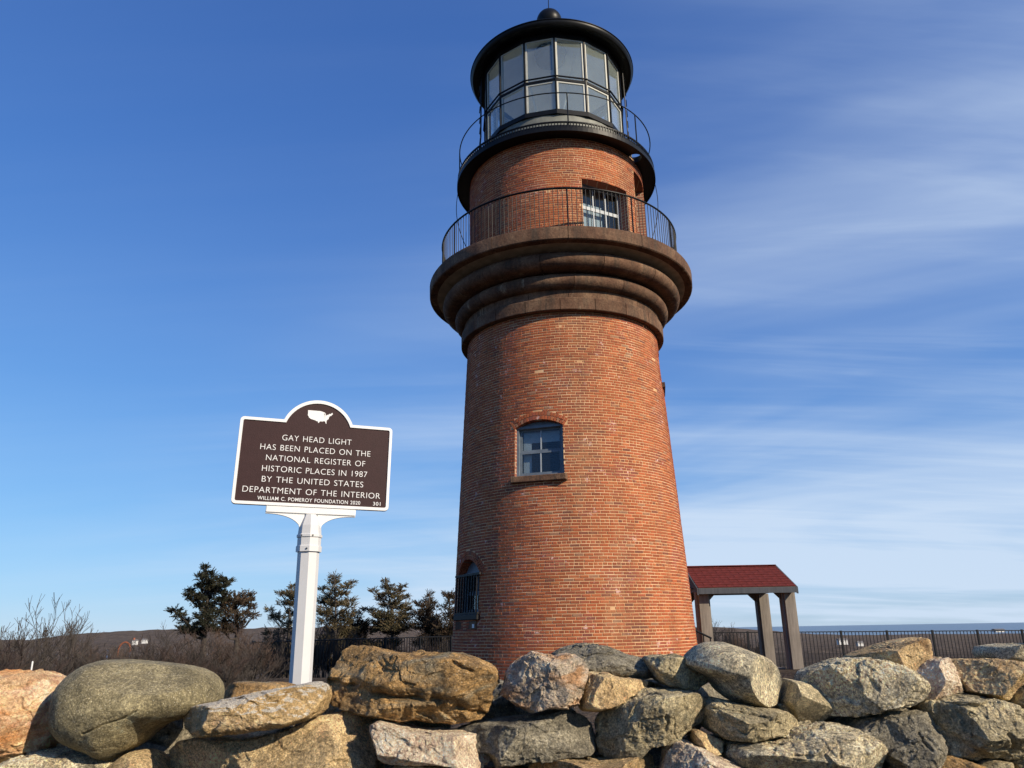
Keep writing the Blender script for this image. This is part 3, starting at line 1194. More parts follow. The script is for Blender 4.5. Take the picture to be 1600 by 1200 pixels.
# roof ladder rungs beside the lantern, both sides
for ph in (-84, 79):
    b = MB()
    Mx = frame_at(R_(ph), 1.70, 0)
    for s_ in (-1, 1):
        b.tube([Mx @ Vector((0.12 * s_, 0.03, 11.1)), Mx @ Vector((0.12 * s_, 0.07, 11.6)), Mx @ Vector((0.12 * s_, 0.02, 12.2)), Mx @ Vector((0.12 * s_, 0.0, 13.9))], 0.013, 5)
    for k in range(9):
        z = 11.3 + k * 0.29
        b.tube([Mx @ Vector((-0.12, 0.04, z)), Mx @ Vector((0.12, 0.04, z))], 0.011, 5)
    b.build('ladder', M['iron'], LH)
# lightning cables hanging in slack loops below the deck
for ph0, ph1 in ((-93, -80), (86, 76)):
    pts = []
    for i in range(13):
        s_ = i / 12
        rr_ = 2.26 + (0.05 * math.sin(s_ * math.pi) - 0.24 * s_ ** 2)
        pts.append(local(R_(ph0 + (ph1 - ph0) * s_), rr_, 11.0 - 1.75 * s_))
    MB().tube(pts, 0.008, 5).build('conductor_cable', M['iron'], LH, True)
# ------------------------------------------------------------------ plaque on its post
SX, SY, SZ = -0.9496, 3.6171, 2.1199
YAW, TILT = 0.3201, -0.0194
SW, SH = 0.72, 0.4135
sign = empty('historic_marker', (-0.955, SY, ground_h(-0.955, SY)), 0)
tag(sign, 'brown and white historic marker plaque on a white octagonal post', 'sign')
S = Matrix.Translation((SX, SY, SZ)) @ Matrix.Rotation(YAW, 4, 'Z') @ Matrix.Rotation(-TILT, 4, 'Y')
Sinv = sign.matrix_basis.inverted() @ S


def outline(w, h, rc, bump_w, bump_h, n=24):
    """sign outline: rectangle with an arched top, anticlockwise from the lower left"""
    pts = []

    def corner(cx, cz, a0):
        for k in range(5):
            a_ = R_(a0 + 90 * k / 4)
            pts.append((cx + rc * math.cos(a_), cz + rc * math.sin(a_)))
    corner(-w / 2 + rc, -h / 2 + rc, 180)
    corner(w / 2 - rc, -h / 2 + rc, 270)
    corner(w / 2 - rc, h / 2 - rc, 0)
    a_ = bump_w / 2
    rad = (a_ * a_ + bump_h * bump_h) / (2 * bump_h)
    th = math.asin(a_ / rad)
    for k in range(n + 1):
        t_ = th - 2 * th * k / n
        pts.append((rad * math.sin(t_), h / 2 + bump_h - rad + rad * math.cos(t_)))
    corner(-w / 2 + rc, h / 2 - rc, 90)
    return pts


def slab(pts, y0, y1):
    n = len(pts)
    vs = [(x, y0, z) for x, z in pts] + [(x, y1, z) for x, z in pts]
    fs = [tuple(range(n)), tuple(range(2 * n - 1, n - 1, -1))]
    fs += [(i, n + i, n + (i + 1) % n, (i + 1) % n) for i in range(n)]
    return MB().add(vs, fs)


def place(o, Mx):
    o.matrix_local = Mx
    return o


BW, BH = 0.325, 0.110
plate = place(slab(outline(SW, SH, 0.018, BW, BH), -0.010, 0.010).build('plaque', M['signwhite'], sign), Sinv)
face = slab(outline(SW - 0.030, SH - 0.030, 0.008, BW - 0.022, BH - 0.003), -0.0112, 0.0112).build('brown_field', M['signbrown'], plate)
# raised rim: outer outline to inner outline
o1, o2 = outline(SW, SH, 0.018, BW, BH), outline(SW - 0.030, SH - 0.030, 0.008, BW - 0.022, BH - 0.003)
n_ = len(o1)
vs = [(x, -0.0101, z) for x, z in o1] + [(x * 0.997, -0.0165, z * 0.997) for x, z in o1] + [(x * 1.003, -0.0165, z * 1.003) for x, z in o2] + [(x, -0.0113, z) for x, z in o2]
fs = []
for a_ in range(3):
    for i in range(n_):
        fs.append((a_ * n_ + i, a_ * n_ + (i + 1) % n_, (a_ + 1) * n_ + (i + 1) % n_, (a_ + 1) * n_ + i))
rim = MB().add(vs, fs).build('rim', M['signwhite'], plate)


def text_line(s, size, width, z, x=0.0, bold=-0.0005):
    c_ = bpy.data.curves.new('lettering', 'FONT')
    c_.body = s
    c_.size = size
    c_.align_x = 'CENTER'
    c_.extrude = 0.0012
    c_.offset = bold
    c_.space_character = 1.08
    c_.space_word = 1.1 if 'HISTORIC' in s else 1.25
    tmp = bpy.data.objects.new('tmp', c_)
    COL.objects.link(tmp)
    dg = bpy.context.evaluated_depsgraph_get()
    me = bpy.data.meshes.new_from_object(tmp.evaluated_get(dg))
    bpy.data.objects.remove(tmp)
    co = np.empty(len(me.vertices) * 3, dtype=np.float32)
    me.vertices.foreach_get('co', co)
    co = co.reshape(-1, 3)
    co[:, 0] -= (co[:, 0].max() + co[:, 0].min()) / 2
    co[:, 0] *= width / (co[:, 0].max() - co[:, 0].min())
    me.vertices.foreach_set('co', co.ravel())
    # each word is a piece of lettering of its own
    polys = [tuple(p_.vertices) for p_ in me.polygons]
    spans = sorted((min(co[v_, 0] for v_ in f_), max(co[v_, 0] for v_ in f_), i) for i, f_ in enumerate(polys))
    pw = [0] * len(polys)
    w_i, reach = 0, spans[0][1]
    for lo_, hi_, i in spans:
        if lo_ - reach > size * 0.20:
            w_i += 1
        reach = max(reach, hi_)
        pw[i] = w_i
    for k in range(w_i + 1):
        fk = [f_ for f_, w_ in zip(polys, pw) if w_ == k]
        ids = sorted({v_ for f_ in fk for v_ in f_})
        back = {v_: i for i, v_ in enumerate(ids)}
        m2 = bpy.data.meshes.new('lettering')
        m2.from_pydata([tuple(co[v_]) for v_ in ids], [], [tuple(back[v_] for v_ in f_) for f_ in fk])
        m2.materials.append(M['signwhite'])
        o = link('lettering', m2, None, plate)
        o.matrix_local = Matrix.Translation((x, -0.0122, z)) @ Matrix.Rotation(R_(90), 4, 'X')


SIGN_LINES = [('GAY HEAD LIGHT', 0.325, 0.113, 0.0, 0.040), ('HAS BEEN PLACED ON THE', 0.515, 0.0625, 0.0, 0.040), ('NATIONAL REGISTER OF', 0.462, 0.0115, 0.004, 0.040),
              ('HISTORIC PLACES IN 1987', 0.488, -0.040, 0.004, 0.040), ('BY THE UNITED STATES', 0.468, -0.0905, -0.002, 0.040), ('DEPARTMENT OF THE INTERIOR', 0.632, -0.1415, 0.0, 0.040),
              ('WILLIAM C. POMEROY FOUNDATION 2020', 0.470, -0.1745, -0.012, 0.0245), ('301', 0.036, -0.1745, 0.302, 0.0245)]
for s_, wd_, z_, x_, sz_ in SIGN_LINES:
    text_line(s_, sz_, wd_, z_ - 0.0085, x_, -0.0004 if sz_ > 0.03 else 0.0001)
# map emblem
usa = [(-124.6, 48.4), (-122.8, 49), (-95.2, 49), (-94.6, 48.7), (-89.6, 48), (-92, 46.7), (-88, 47.4), (-84.8, 46.5), (-87.5, 45.2), (-87.9, 43), (-87.3, 41.7), (-86.3, 42.5), (-86, 44.7), (-84.7, 45.7), (-83.4, 45), (-83.8, 43.8), (-82.5, 43), (-83.3, 41.8), (-81.5, 41.6), (-79, 42.8), (-79, 43.3), (-76.3, 43.5), (-75, 45), (-71.4, 45.1), (-70.3, 46.3), (-69.2, 47.5), (-67.9, 47.1), (-67, 44.8), (-70, 43.8), (-70.7, 42), (-70, 41.7), (-74, 40.7), (-74.2, 39.5), (-75.5, 38.2), (-76, 36.8), (-75.6, 35.3), (-77.8, 34), (-79.3, 33), (-81.2, 31.6), (-81.3, 29.8), (-80, 27), (-80.4, 25.2), (-81.8, 26), (-82.8, 28), (-84, 30), (-86.3, 30.4), (-89.5, 30.3), (-89.2, 29.1), (-91.5, 29.4), (-94, 29.6), (-96.5, 28.4), (-97.3, 26.2), (-99.2, 26.5), (-101, 29.6), (-102.8, 29), (-104.5, 29.6), (-106.5, 31.7), (-111, 31.4), (-114.8, 32.5), (-117.2, 32.6), (-118.5, 34), (-120.6, 34.6), (-122, 37), (-123.8, 39), (-124.3, 40.4), (-124, 43), (-124, 46.2)]
pts = [((x + 95.8) * 0.79 * 0.00262 * 1.0, (y - 37.5) * 0.00262) for x, y in usa]
bm = bmesh.new()
vs1 = [bm.verts.new((x, 0, z)) for x, z in pts]
f = bm.faces.new(vs1)
bmesh.ops.triangulate(bm, faces=[f])
bmesh.ops.recalc_face_normals(bm, faces=bm.faces[:])
me = bpy.data.meshes.new('map_emblem')
bm.to_mesh(me)
bm.free()
ob = link('map_emblem', me, M['signwhite'], plate)
ob.matrix_local = Matrix.Translation((0.004, -0.0128, 0.233))
# bracket: bar under the plate, curved wings, octagonal cap
zb = -SH / 2
bar = MB().box((-0.205, -0.014, zb - 0.032), (0.205, 0.014, zb - 0.001), None, 0.003)
place(bar.build('bracket_bar', M['signwhite'], sign), Sinv)
n_ = 12
top, bot = [], []
for k in range(n_ + 1):
    s_ = k / n_
    x = 0.205 - 0.165 * s_
    zc_ = zb - 0.033 - 0.078 * (1 - math.sqrt(max(0, 1 - s_ ** 2.4)))
    bot.append((x, zc_ - 0.003))
for sgn in (-1, 1):
    pts = [(sgn * 0.205, zb - 0.0325)] + [(sgn * x, z) for x, z in bot] + [(sgn * 0.03, zb - 0.114), (sgn * 0.03, zb - 0.0325)]
    if sgn < 0:
        pts = pts[::-1]
    place(slab(pts[::-1], -0.008, 0.008).build('bracket_wing', M['signwhite'], sign), Sinv)


def octo(rads_z, name, mat, parent, rot=0.0):
    b = MB()
    n = 8
    vs, fs = [], []
    for r, z in rads_z:
        for k in range(n):
            t_ = rot + 2 * math.pi * (k + 0.5) / n
            vs.append((r * math.cos(t_), r * math.sin(t_), z))
    for i in range(len(rads_z) - 1):
        for k in range(n):
            fs.append((i * n + k, i * n + (k + 1) % n, (i + 1) * n + (k + 1) % n, (i + 1) * n + k))
    fs.append(tuple(range(n - 1, -1, -1)))
    fs.append(tuple(range((len(rads_z) - 1) * n, len(rads_z) * n)))
    return b.add(vs, fs).build(name, mat, parent)


PO = Matrix.Translation((0, 0, 0))
gz = sign.location.z
zt = SZ - SH / 2 - 0.03 - gz
prot = R_(-5)
cap = octo([(0.058, zt - 0.175), (0.058, zt - 0.150), (0.0535, zt - 0.146), (0.0535, zt - 0.112), (0.058, zt - 0.108), (0.058, zt - 0.098), (0.053, zt - 0.094), (0.050, zt - 0.055), (0.030, zt - 0.004)], 'post_cap', M['postwhite'], sign, prot)
octo([(0.049, -0.30), (0.049, zt - 0.12)], 'post', M['postwhite'], sign, prot)
for (aa, zz) in ((-60, -0.103), (-115, -0.103), (-85, -0.163)):
    a_ = R_(aa)
    Mx = Matrix.Translation((0.0555 * math.cos(a_), 0.0555 * math.sin(a_), zt + zz)) @ Matrix.Rotation(a_, 4, 'Z') @ Matrix.Rotation(R_(90), 4, 'Y')
    b = MB().tube([(0, 0, -0.004), (0, 0, 0.0022)], 0.0042, 8)
    o = b.build('screw', M['screw'], cap)
    o.matrix_local = Mx

# ------------------------------------------------------------------ open shelter
PX0, PX1 = 3.808, 5.546
PY0, PY1 = 16.3, 18.0
gp = 0.40
pav = empty('timber_shelter', (4.68, 17.1, gp))
tag(pav, 'small open timber shelter with a red shingled gable roof beside the lighthouse', 'shelter')


def pbox(lo, hi, name, mat, parent=pav, ch=0.006):
    off_ = Vector((4.68, 17.1, gp)) if parent is pav else Vector((0, 0, 0))
    a_, b_ = Vector(lo), Vector(hi)
    c_ = (a_ + b_) / 2
    o = MB().box(a_ - c_, b_ - c_, None, ch).build(name, mat, parent)
    o.location = c_ - off_
    return o


ZE = 2.03
for (cx, sx) in ((PX0, 1), (PX1, -1)):
    for (cy, sy) in ((PY0, 1), (PY1, -1)):
        # each post: broad board, slot, side board on a core
        pbox((cx - 0.10, cy - 0.13, gp - 0.05), (cx + 0.10, cy - 0.075, ZE), 'post_board', M['postwood'])
        pbox((cx - 0.085, cy - 0.07, gp - 0.05), (cx + 0.085, cy + 0.07, ZE), 'post', M['postwood'])
        pbox((cx + 0.093, cy - 0.07, gp - 0.05), (cx + 0.14, cy + 0.10, ZE), 'post_board', M['postwood'])
        pbox((cx - 0.140, cy - 0.07, gp - 0.05), (cx - 0.093, cy + 0.10, ZE), 'post_board', M['postwood'])
for cy in (PY0, PY1):
    pbox((PX0 - 0.12, cy - 0.09, ZE + 0.002), (PX1 + 0.085, cy + 0.09, ZE + 0.11), 'beam', M['beamwood'])
for cx in (PX0, PX1):
    pbox((cx - 0.07, PY0 + 0.095, ZE + 0.003), (cx + 0.07, PY1 - 0.095, ZE + 0.108), 'side_beam', M['beamwood'])
for (cx, s_) in ((PX0 + 0.145, 1), (PX1 - 0.145, -1)):
    for cy in (PY0, PY1):
        # knee braces between post and beam
        b = MB().add([(0, -0.03, -0.17), (0.17 * s_, -0.03, 0), (0, -0.03, 0), (0, 0.03, -0.17), (0.17 * s_, 0.03, 0), (0, 0.03, 0)], [(0, 1, 2), (5, 4, 3), (0, 3, 4, 1), (1, 4, 5, 2), (2, 5, 3, 0)])
        o = b.build('brace', M['beamwood'], pav)
        o.location = Vector((cx, cy, ZE)) - Vector((4.68, 17.1, gp))
pbox((PX1 - 0.55, PY0 + 0.2, gp), (PX1 - 0.16, PY0 + 0.62, gp + 0.10), 'bench', M['beamwood'])
pbox((PX1 - 0.60, PY0 + 0.16, gp + 0.102), (PX1 - 0.15, PY0 + 0.66, gp + 0.13), 'bench_top', M['whitegrey'] if 'whitegrey' in M else M['postwood'])
# roof: deck boards, gables, shingle courses
RX0, RX1 = PX0 - 0.13, PX1 + 0.09
YE0, YR, YE1 = 15.98, 17.12, 18.28
ZEV, ZRG = 2.085, 2.575
b = MB()
for x in (RX0, RX1):
    b.v += [(x, YE0, ZEV), (x, YR, ZRG), (x, YE1, ZEV), (x, YE1, ZEV - 0.06), (x, YR, ZRG - 0.07), (x, YE0, ZEV - 0.06)]
b.f += [tuple(range(6)), tuple(range(11, 5, -1))] + [(i, 6 + i, 6 + (i + 1) % 6, (i + 1) % 6) for i in range(6)]
prf = b.build('roof', M['beamwood'], pav)
prf.location = -Vector((4.68, 17.1, gp))
for x in (RX0 + 0.02, RX1 - 0.06):
    g_ = MB().add([(x, YE0 + 0.22, ZEV + 0.03), (x, YR, ZRG - 0.075), (x, YE1 - 0.22, ZEV + 0.03), (x + 0.04, YE0 + 0.22, ZEV + 0.03), (x + 0.04, YR, ZRG - 0.075), (x + 0.04, YE1 - 0.22, ZEV + 0.03)], [(0, 2, 1), (3, 4, 5), (0, 3, 5, 2), (0, 1, 4, 3), (1, 2, 5, 4)])
    g_.build('gable', M['gable'], prf)
for x in (RX0 - 0.035, RX1 + 0.003):
    for (ya, za, yb, zb_) in ((YE0 - 0.02, ZEV - 0.005, YR, ZRG + 0.02), (YE1 + 0.02, ZEV - 0.005, YR, ZRG + 0.02)):
        r_ = MB().add([(x, ya, za), (x, yb, zb_), (x, yb, zb_ - 0.13), (x, ya, za - 0.13), (x + 0.03, ya, za), (x + 0.03, yb, zb_), (x + 0.03, yb, zb_ - 0.13), (x + 0.03, ya, za - 0.13)], [(0, 1, 2, 3), (7, 6, 5, 4), (0, 4, 5, 1), (1, 5, 6, 2), (2, 6, 7, 3), (3, 7, 4, 0)])
        r_.build('bargeboard', M['gable'], prf)
MB().box((RX0 - 0.005, YE0 - 0.025, ZEV - 0.115), (RX1 + 0.005, YE0 - 0.003, ZEV - 0.004)).build('fascia', M['gable'], prf)
sl_len = math.hypot(YR - YE0, ZRG - ZEV)
nrow = 9
sh_me = []
for k in range(4):
    me = MB().box((-0.148, 0, 0), (0.148, sl_len / nrow + 0.05, 0.010)).mesh('shingle')
    me.materials.append(M['shingle'])
    sh_me.append(me)
for side in (0, 1):
    ya, sgn = (YE0, 1) if side == 0 else (YE1, -1)
    ang = math.atan2(ZRG - ZEV, YR - YE0)
    for i in range(nrow):
        x = RX0 - 0.01
        first = True
        s_ = i / nrow
        while x < RX1 + 0.01:
            st_ = 0.15 if (first and i % 2) else 0.30
            first = False
            x2 = min(x + st_, RX1 + 0.01)
            if x2 - x < 0.02:
                break
            cx = (x + x2) / 2
            o = link('shingle', sh_me[rng.randrange(4)], None, prf)
            yy = ya + sgn * (YR - YE0) * s_
            zz = ZEV + (ZRG - ZEV) * s_
            o.matrix_local = Matrix.Translation((cx, yy - sgn * 0.02 * 0, zz + 0.006 + rng.uniform(0, 0.004))) @ Matrix.Rotation(math.pi if side else 0, 4, 'Z') @ Matrix.Rotation(ang - 0.05, 4, 'X') @ Matrix.Diagonal(((x2 - x - 0.005) / 0.296, 1, 1, 1))
            x += st_
MB().box((RX0 - 0.01, YR - 0.07, ZRG + 0.006), (RX1 + 0.01, YR + 0.07, ZRG + 0.03), None, 0.008).build('ridge_cap', M['shingle'], prf)

# ------------------------------------------------------------------ iron fences


def iron_fence(label, P0, P1, ztop0, ztop1, height, spacing=0.108, per=13, sag=None):
    P0, P1 = Vector(P0), Vector(P1)
    L = (P1 - P0).to_2d().length
    n = int(L / spacing)
    root = empty('iron_fence', (P0.x, P0.y, ztop0 - height))
    tag(root, label, 'fence', 'black iron fences on the hilltop')
    pick = MB().box((-0.008, -0.008, 0), (0.008, 0.008, height - 0.02)).mesh('picket')
    pick.materials.append(M['fence_iron'])
    post = MB().box((-0.026, -0.026, -0.15), (0.026, 0.026, height + 0.02)).mesh('post')
    post.materials.append(M['fence_iron'])
    d = (P1 - P0)
    ang = math.atan2(d.y, d.x)
    for i in range(n + 1):
        s_ = i / n
        p_ = P0.lerp(P1, s_)
        zt_ = ztop0 + (ztop1 - ztop0) * s_
        o = link('post' if i % per == 0 else 'picket', post if i % per == 0 else pick, None, root)
        o.location = (p_.x - P0.x, p_.y - P0.y, zt_ - ztop0)
        o.rotation_euler = (0, 0, ang)
    for dz in (-0.012, -height + 0.14):
        b = MB()
        q0 = Vector((0, 0, height + dz))
        q1 = Vector((d.x, d.y, height + dz + ztop1 - ztop0))
        b.tube([q0, q1], 0.020, 4)
        b.build('rail', M['fence_iron'], root)
    return root


pA, pB = at(397, 1003, 17.6), at(722, 993, 24.0)
iron_fence('black iron picket fence behind the sign post, left of the lighthouse', pA, pB, pA.z, pB.z, 1.25)
pA, pB = at(1094, 988, 23.5), at(1660, 984, 24.5)
iron_fence('long black iron picket fence on the right in front of the sea', pA, pB, pA.z, pB.z, 1.5)
# stair handrail at the foot of the tower
hr = empty('handrail', (3.55, 15.1, ground_h(3.55, 15.1)))
tag(hr, 'short black steel handrail beside the foot of the brick tower', 'handrail')
qa, qb = at(1086, 985, 15.2), at(1111, 997, 15.6)
zb0 = ground_h(3.55, 15.1)
o_ = Vector((3.55, 15.1, zb0))
MB().tube([qa - o_, qb - o_], 0.02, 6).build('rail', M['fence_iron'], hr)
for s_ in (0.05, 0.5, 0.95):
    q = qa.lerp(qb, s_) - o_
    MB().tube([(q.x, q.y, -0.1), q], 0.012, 6).build('baluster', M['fence_iron'], hr)

# ------------------------------------------------------------------ dry stone wall
CROPS = {'A': (0, 1000, 5.714), 'B': (250, 1000, 5.714), 'C': (500, 1000, 5.714), 'D': (700, 1000, 5.714), 'E': (900, 1000, 5.714), 'F': (1080, 1000, 5.714), 'G': (1240, 980, 5.455), 'H': (1390, 990, 5.714), 'P': (0, 0, 1.0)}
M['r_green'] = rock_mat('mossy_green_granite', [(0.085, 0.073, 0.043), (0.165, 0.142, 0.085), (0.27, 0.235, 0.145)], (0.085, 0.08, 0.06), 0.55, 0.40, 140, 0, 0.5, 7, 0.45)
M['r_tan'] = rock_mat('tan_rough_granite', [(0.236, 0.171, 0.094), (0.472, 0.354, 0.201), (0.661, 0.507, 0.301)], (0.130, 0.100, 0.065), 0.54, 0.45, 110, 0, 0.4, 10, 1.0)
M['r_brown'] = rock_mat('rusty_brown_gneiss', [(0.15, 0.10, 0.05), (0.38, 0.235, 0.10), (0.52, 0.36, 0.18)], (0.20, 0.185, 0.14), 0.52, 0.35, 90, 0.5, 0.5, 8, 1.0)
M['r_white'] = rock_mat('pale_granite', [(0.46, 0.36, 0.26), (0.62, 0.52, 0.40), (0.74, 0.65, 0.53)], (0.45, 0.31, 0.19), 0.58, 0.40, 120, 0, 0.1, 10, 1.0)
M['r_quartz'] = rock_mat('orange_streaked_quartzite', [(0.45, 0.32, 0.21), (0.62, 0.42, 0.24), (0.80, 0.68, 0.54)], (0.50, 0.21, 0.07), 0.48, 0.25, 100, 0.5, 0.0, 9, 0.9, 1.8)
M['r_stripe'] = rock_mat('banded_grey_quartz', [(0.22, 0.21, 0.20), (0.48, 0.40, 0.31), (0.72, 0.63, 0.50)], (0.42, 0.22, 0.10), 0.50, 0.30, 100, 0.8, 0.2, 9, 1.0)
M['r_dark'] = rock_mat('dark_grey_schist', [(0.130, 0.118, 0.094), (0.236, 0.215, 0.168), (0.389, 0.348, 0.266)], (0.077, 0.073, 0.064), 0.56, 0.40, 110, 0.4, 0.5, 9, 1.0)
M['r_grey'] = rock_mat('speckled_grey_granite', [(0.307, 0.271, 0.195), (0.543, 0.478, 0.336), (0.755, 0.673, 0.484)], (0.165, 0.159, 0.136), 0.54, 0.60, 120, 0, 0.45, 9, 0.9)
M['r_olive'] = rock_mat('olive_schist', [(0.212, 0.179, 0.118), (0.413, 0.354, 0.230), (0.637, 0.543, 0.354)], (0.124, 0.116, 0.085), 0.55, 0.42, 110, 0.45, 0.45, 8, 1.0)
M['r_yellow'] = rock_mat('yellow_feldspar_granite', [(0.33, 0.24, 0.13), (0.53, 0.39, 0.215), (0.68, 0.53, 0.32)], (0.27, 0.165, 0.085), 0.56, 0.40, 110, 0, 0.2, 10, 1.0)
M['r_slab'] = rock_mat('ochre_slab', [(0.32, 0.215, 0.10), (0.48, 0.34, 0.175), (0.62, 0.48, 0.31)], (0.56, 0.46, 0.33), 0.58, 0.30, 100, 0.2, 0.0, 9, 0.9, 2.2, (0.52, 0.50, 0.45))

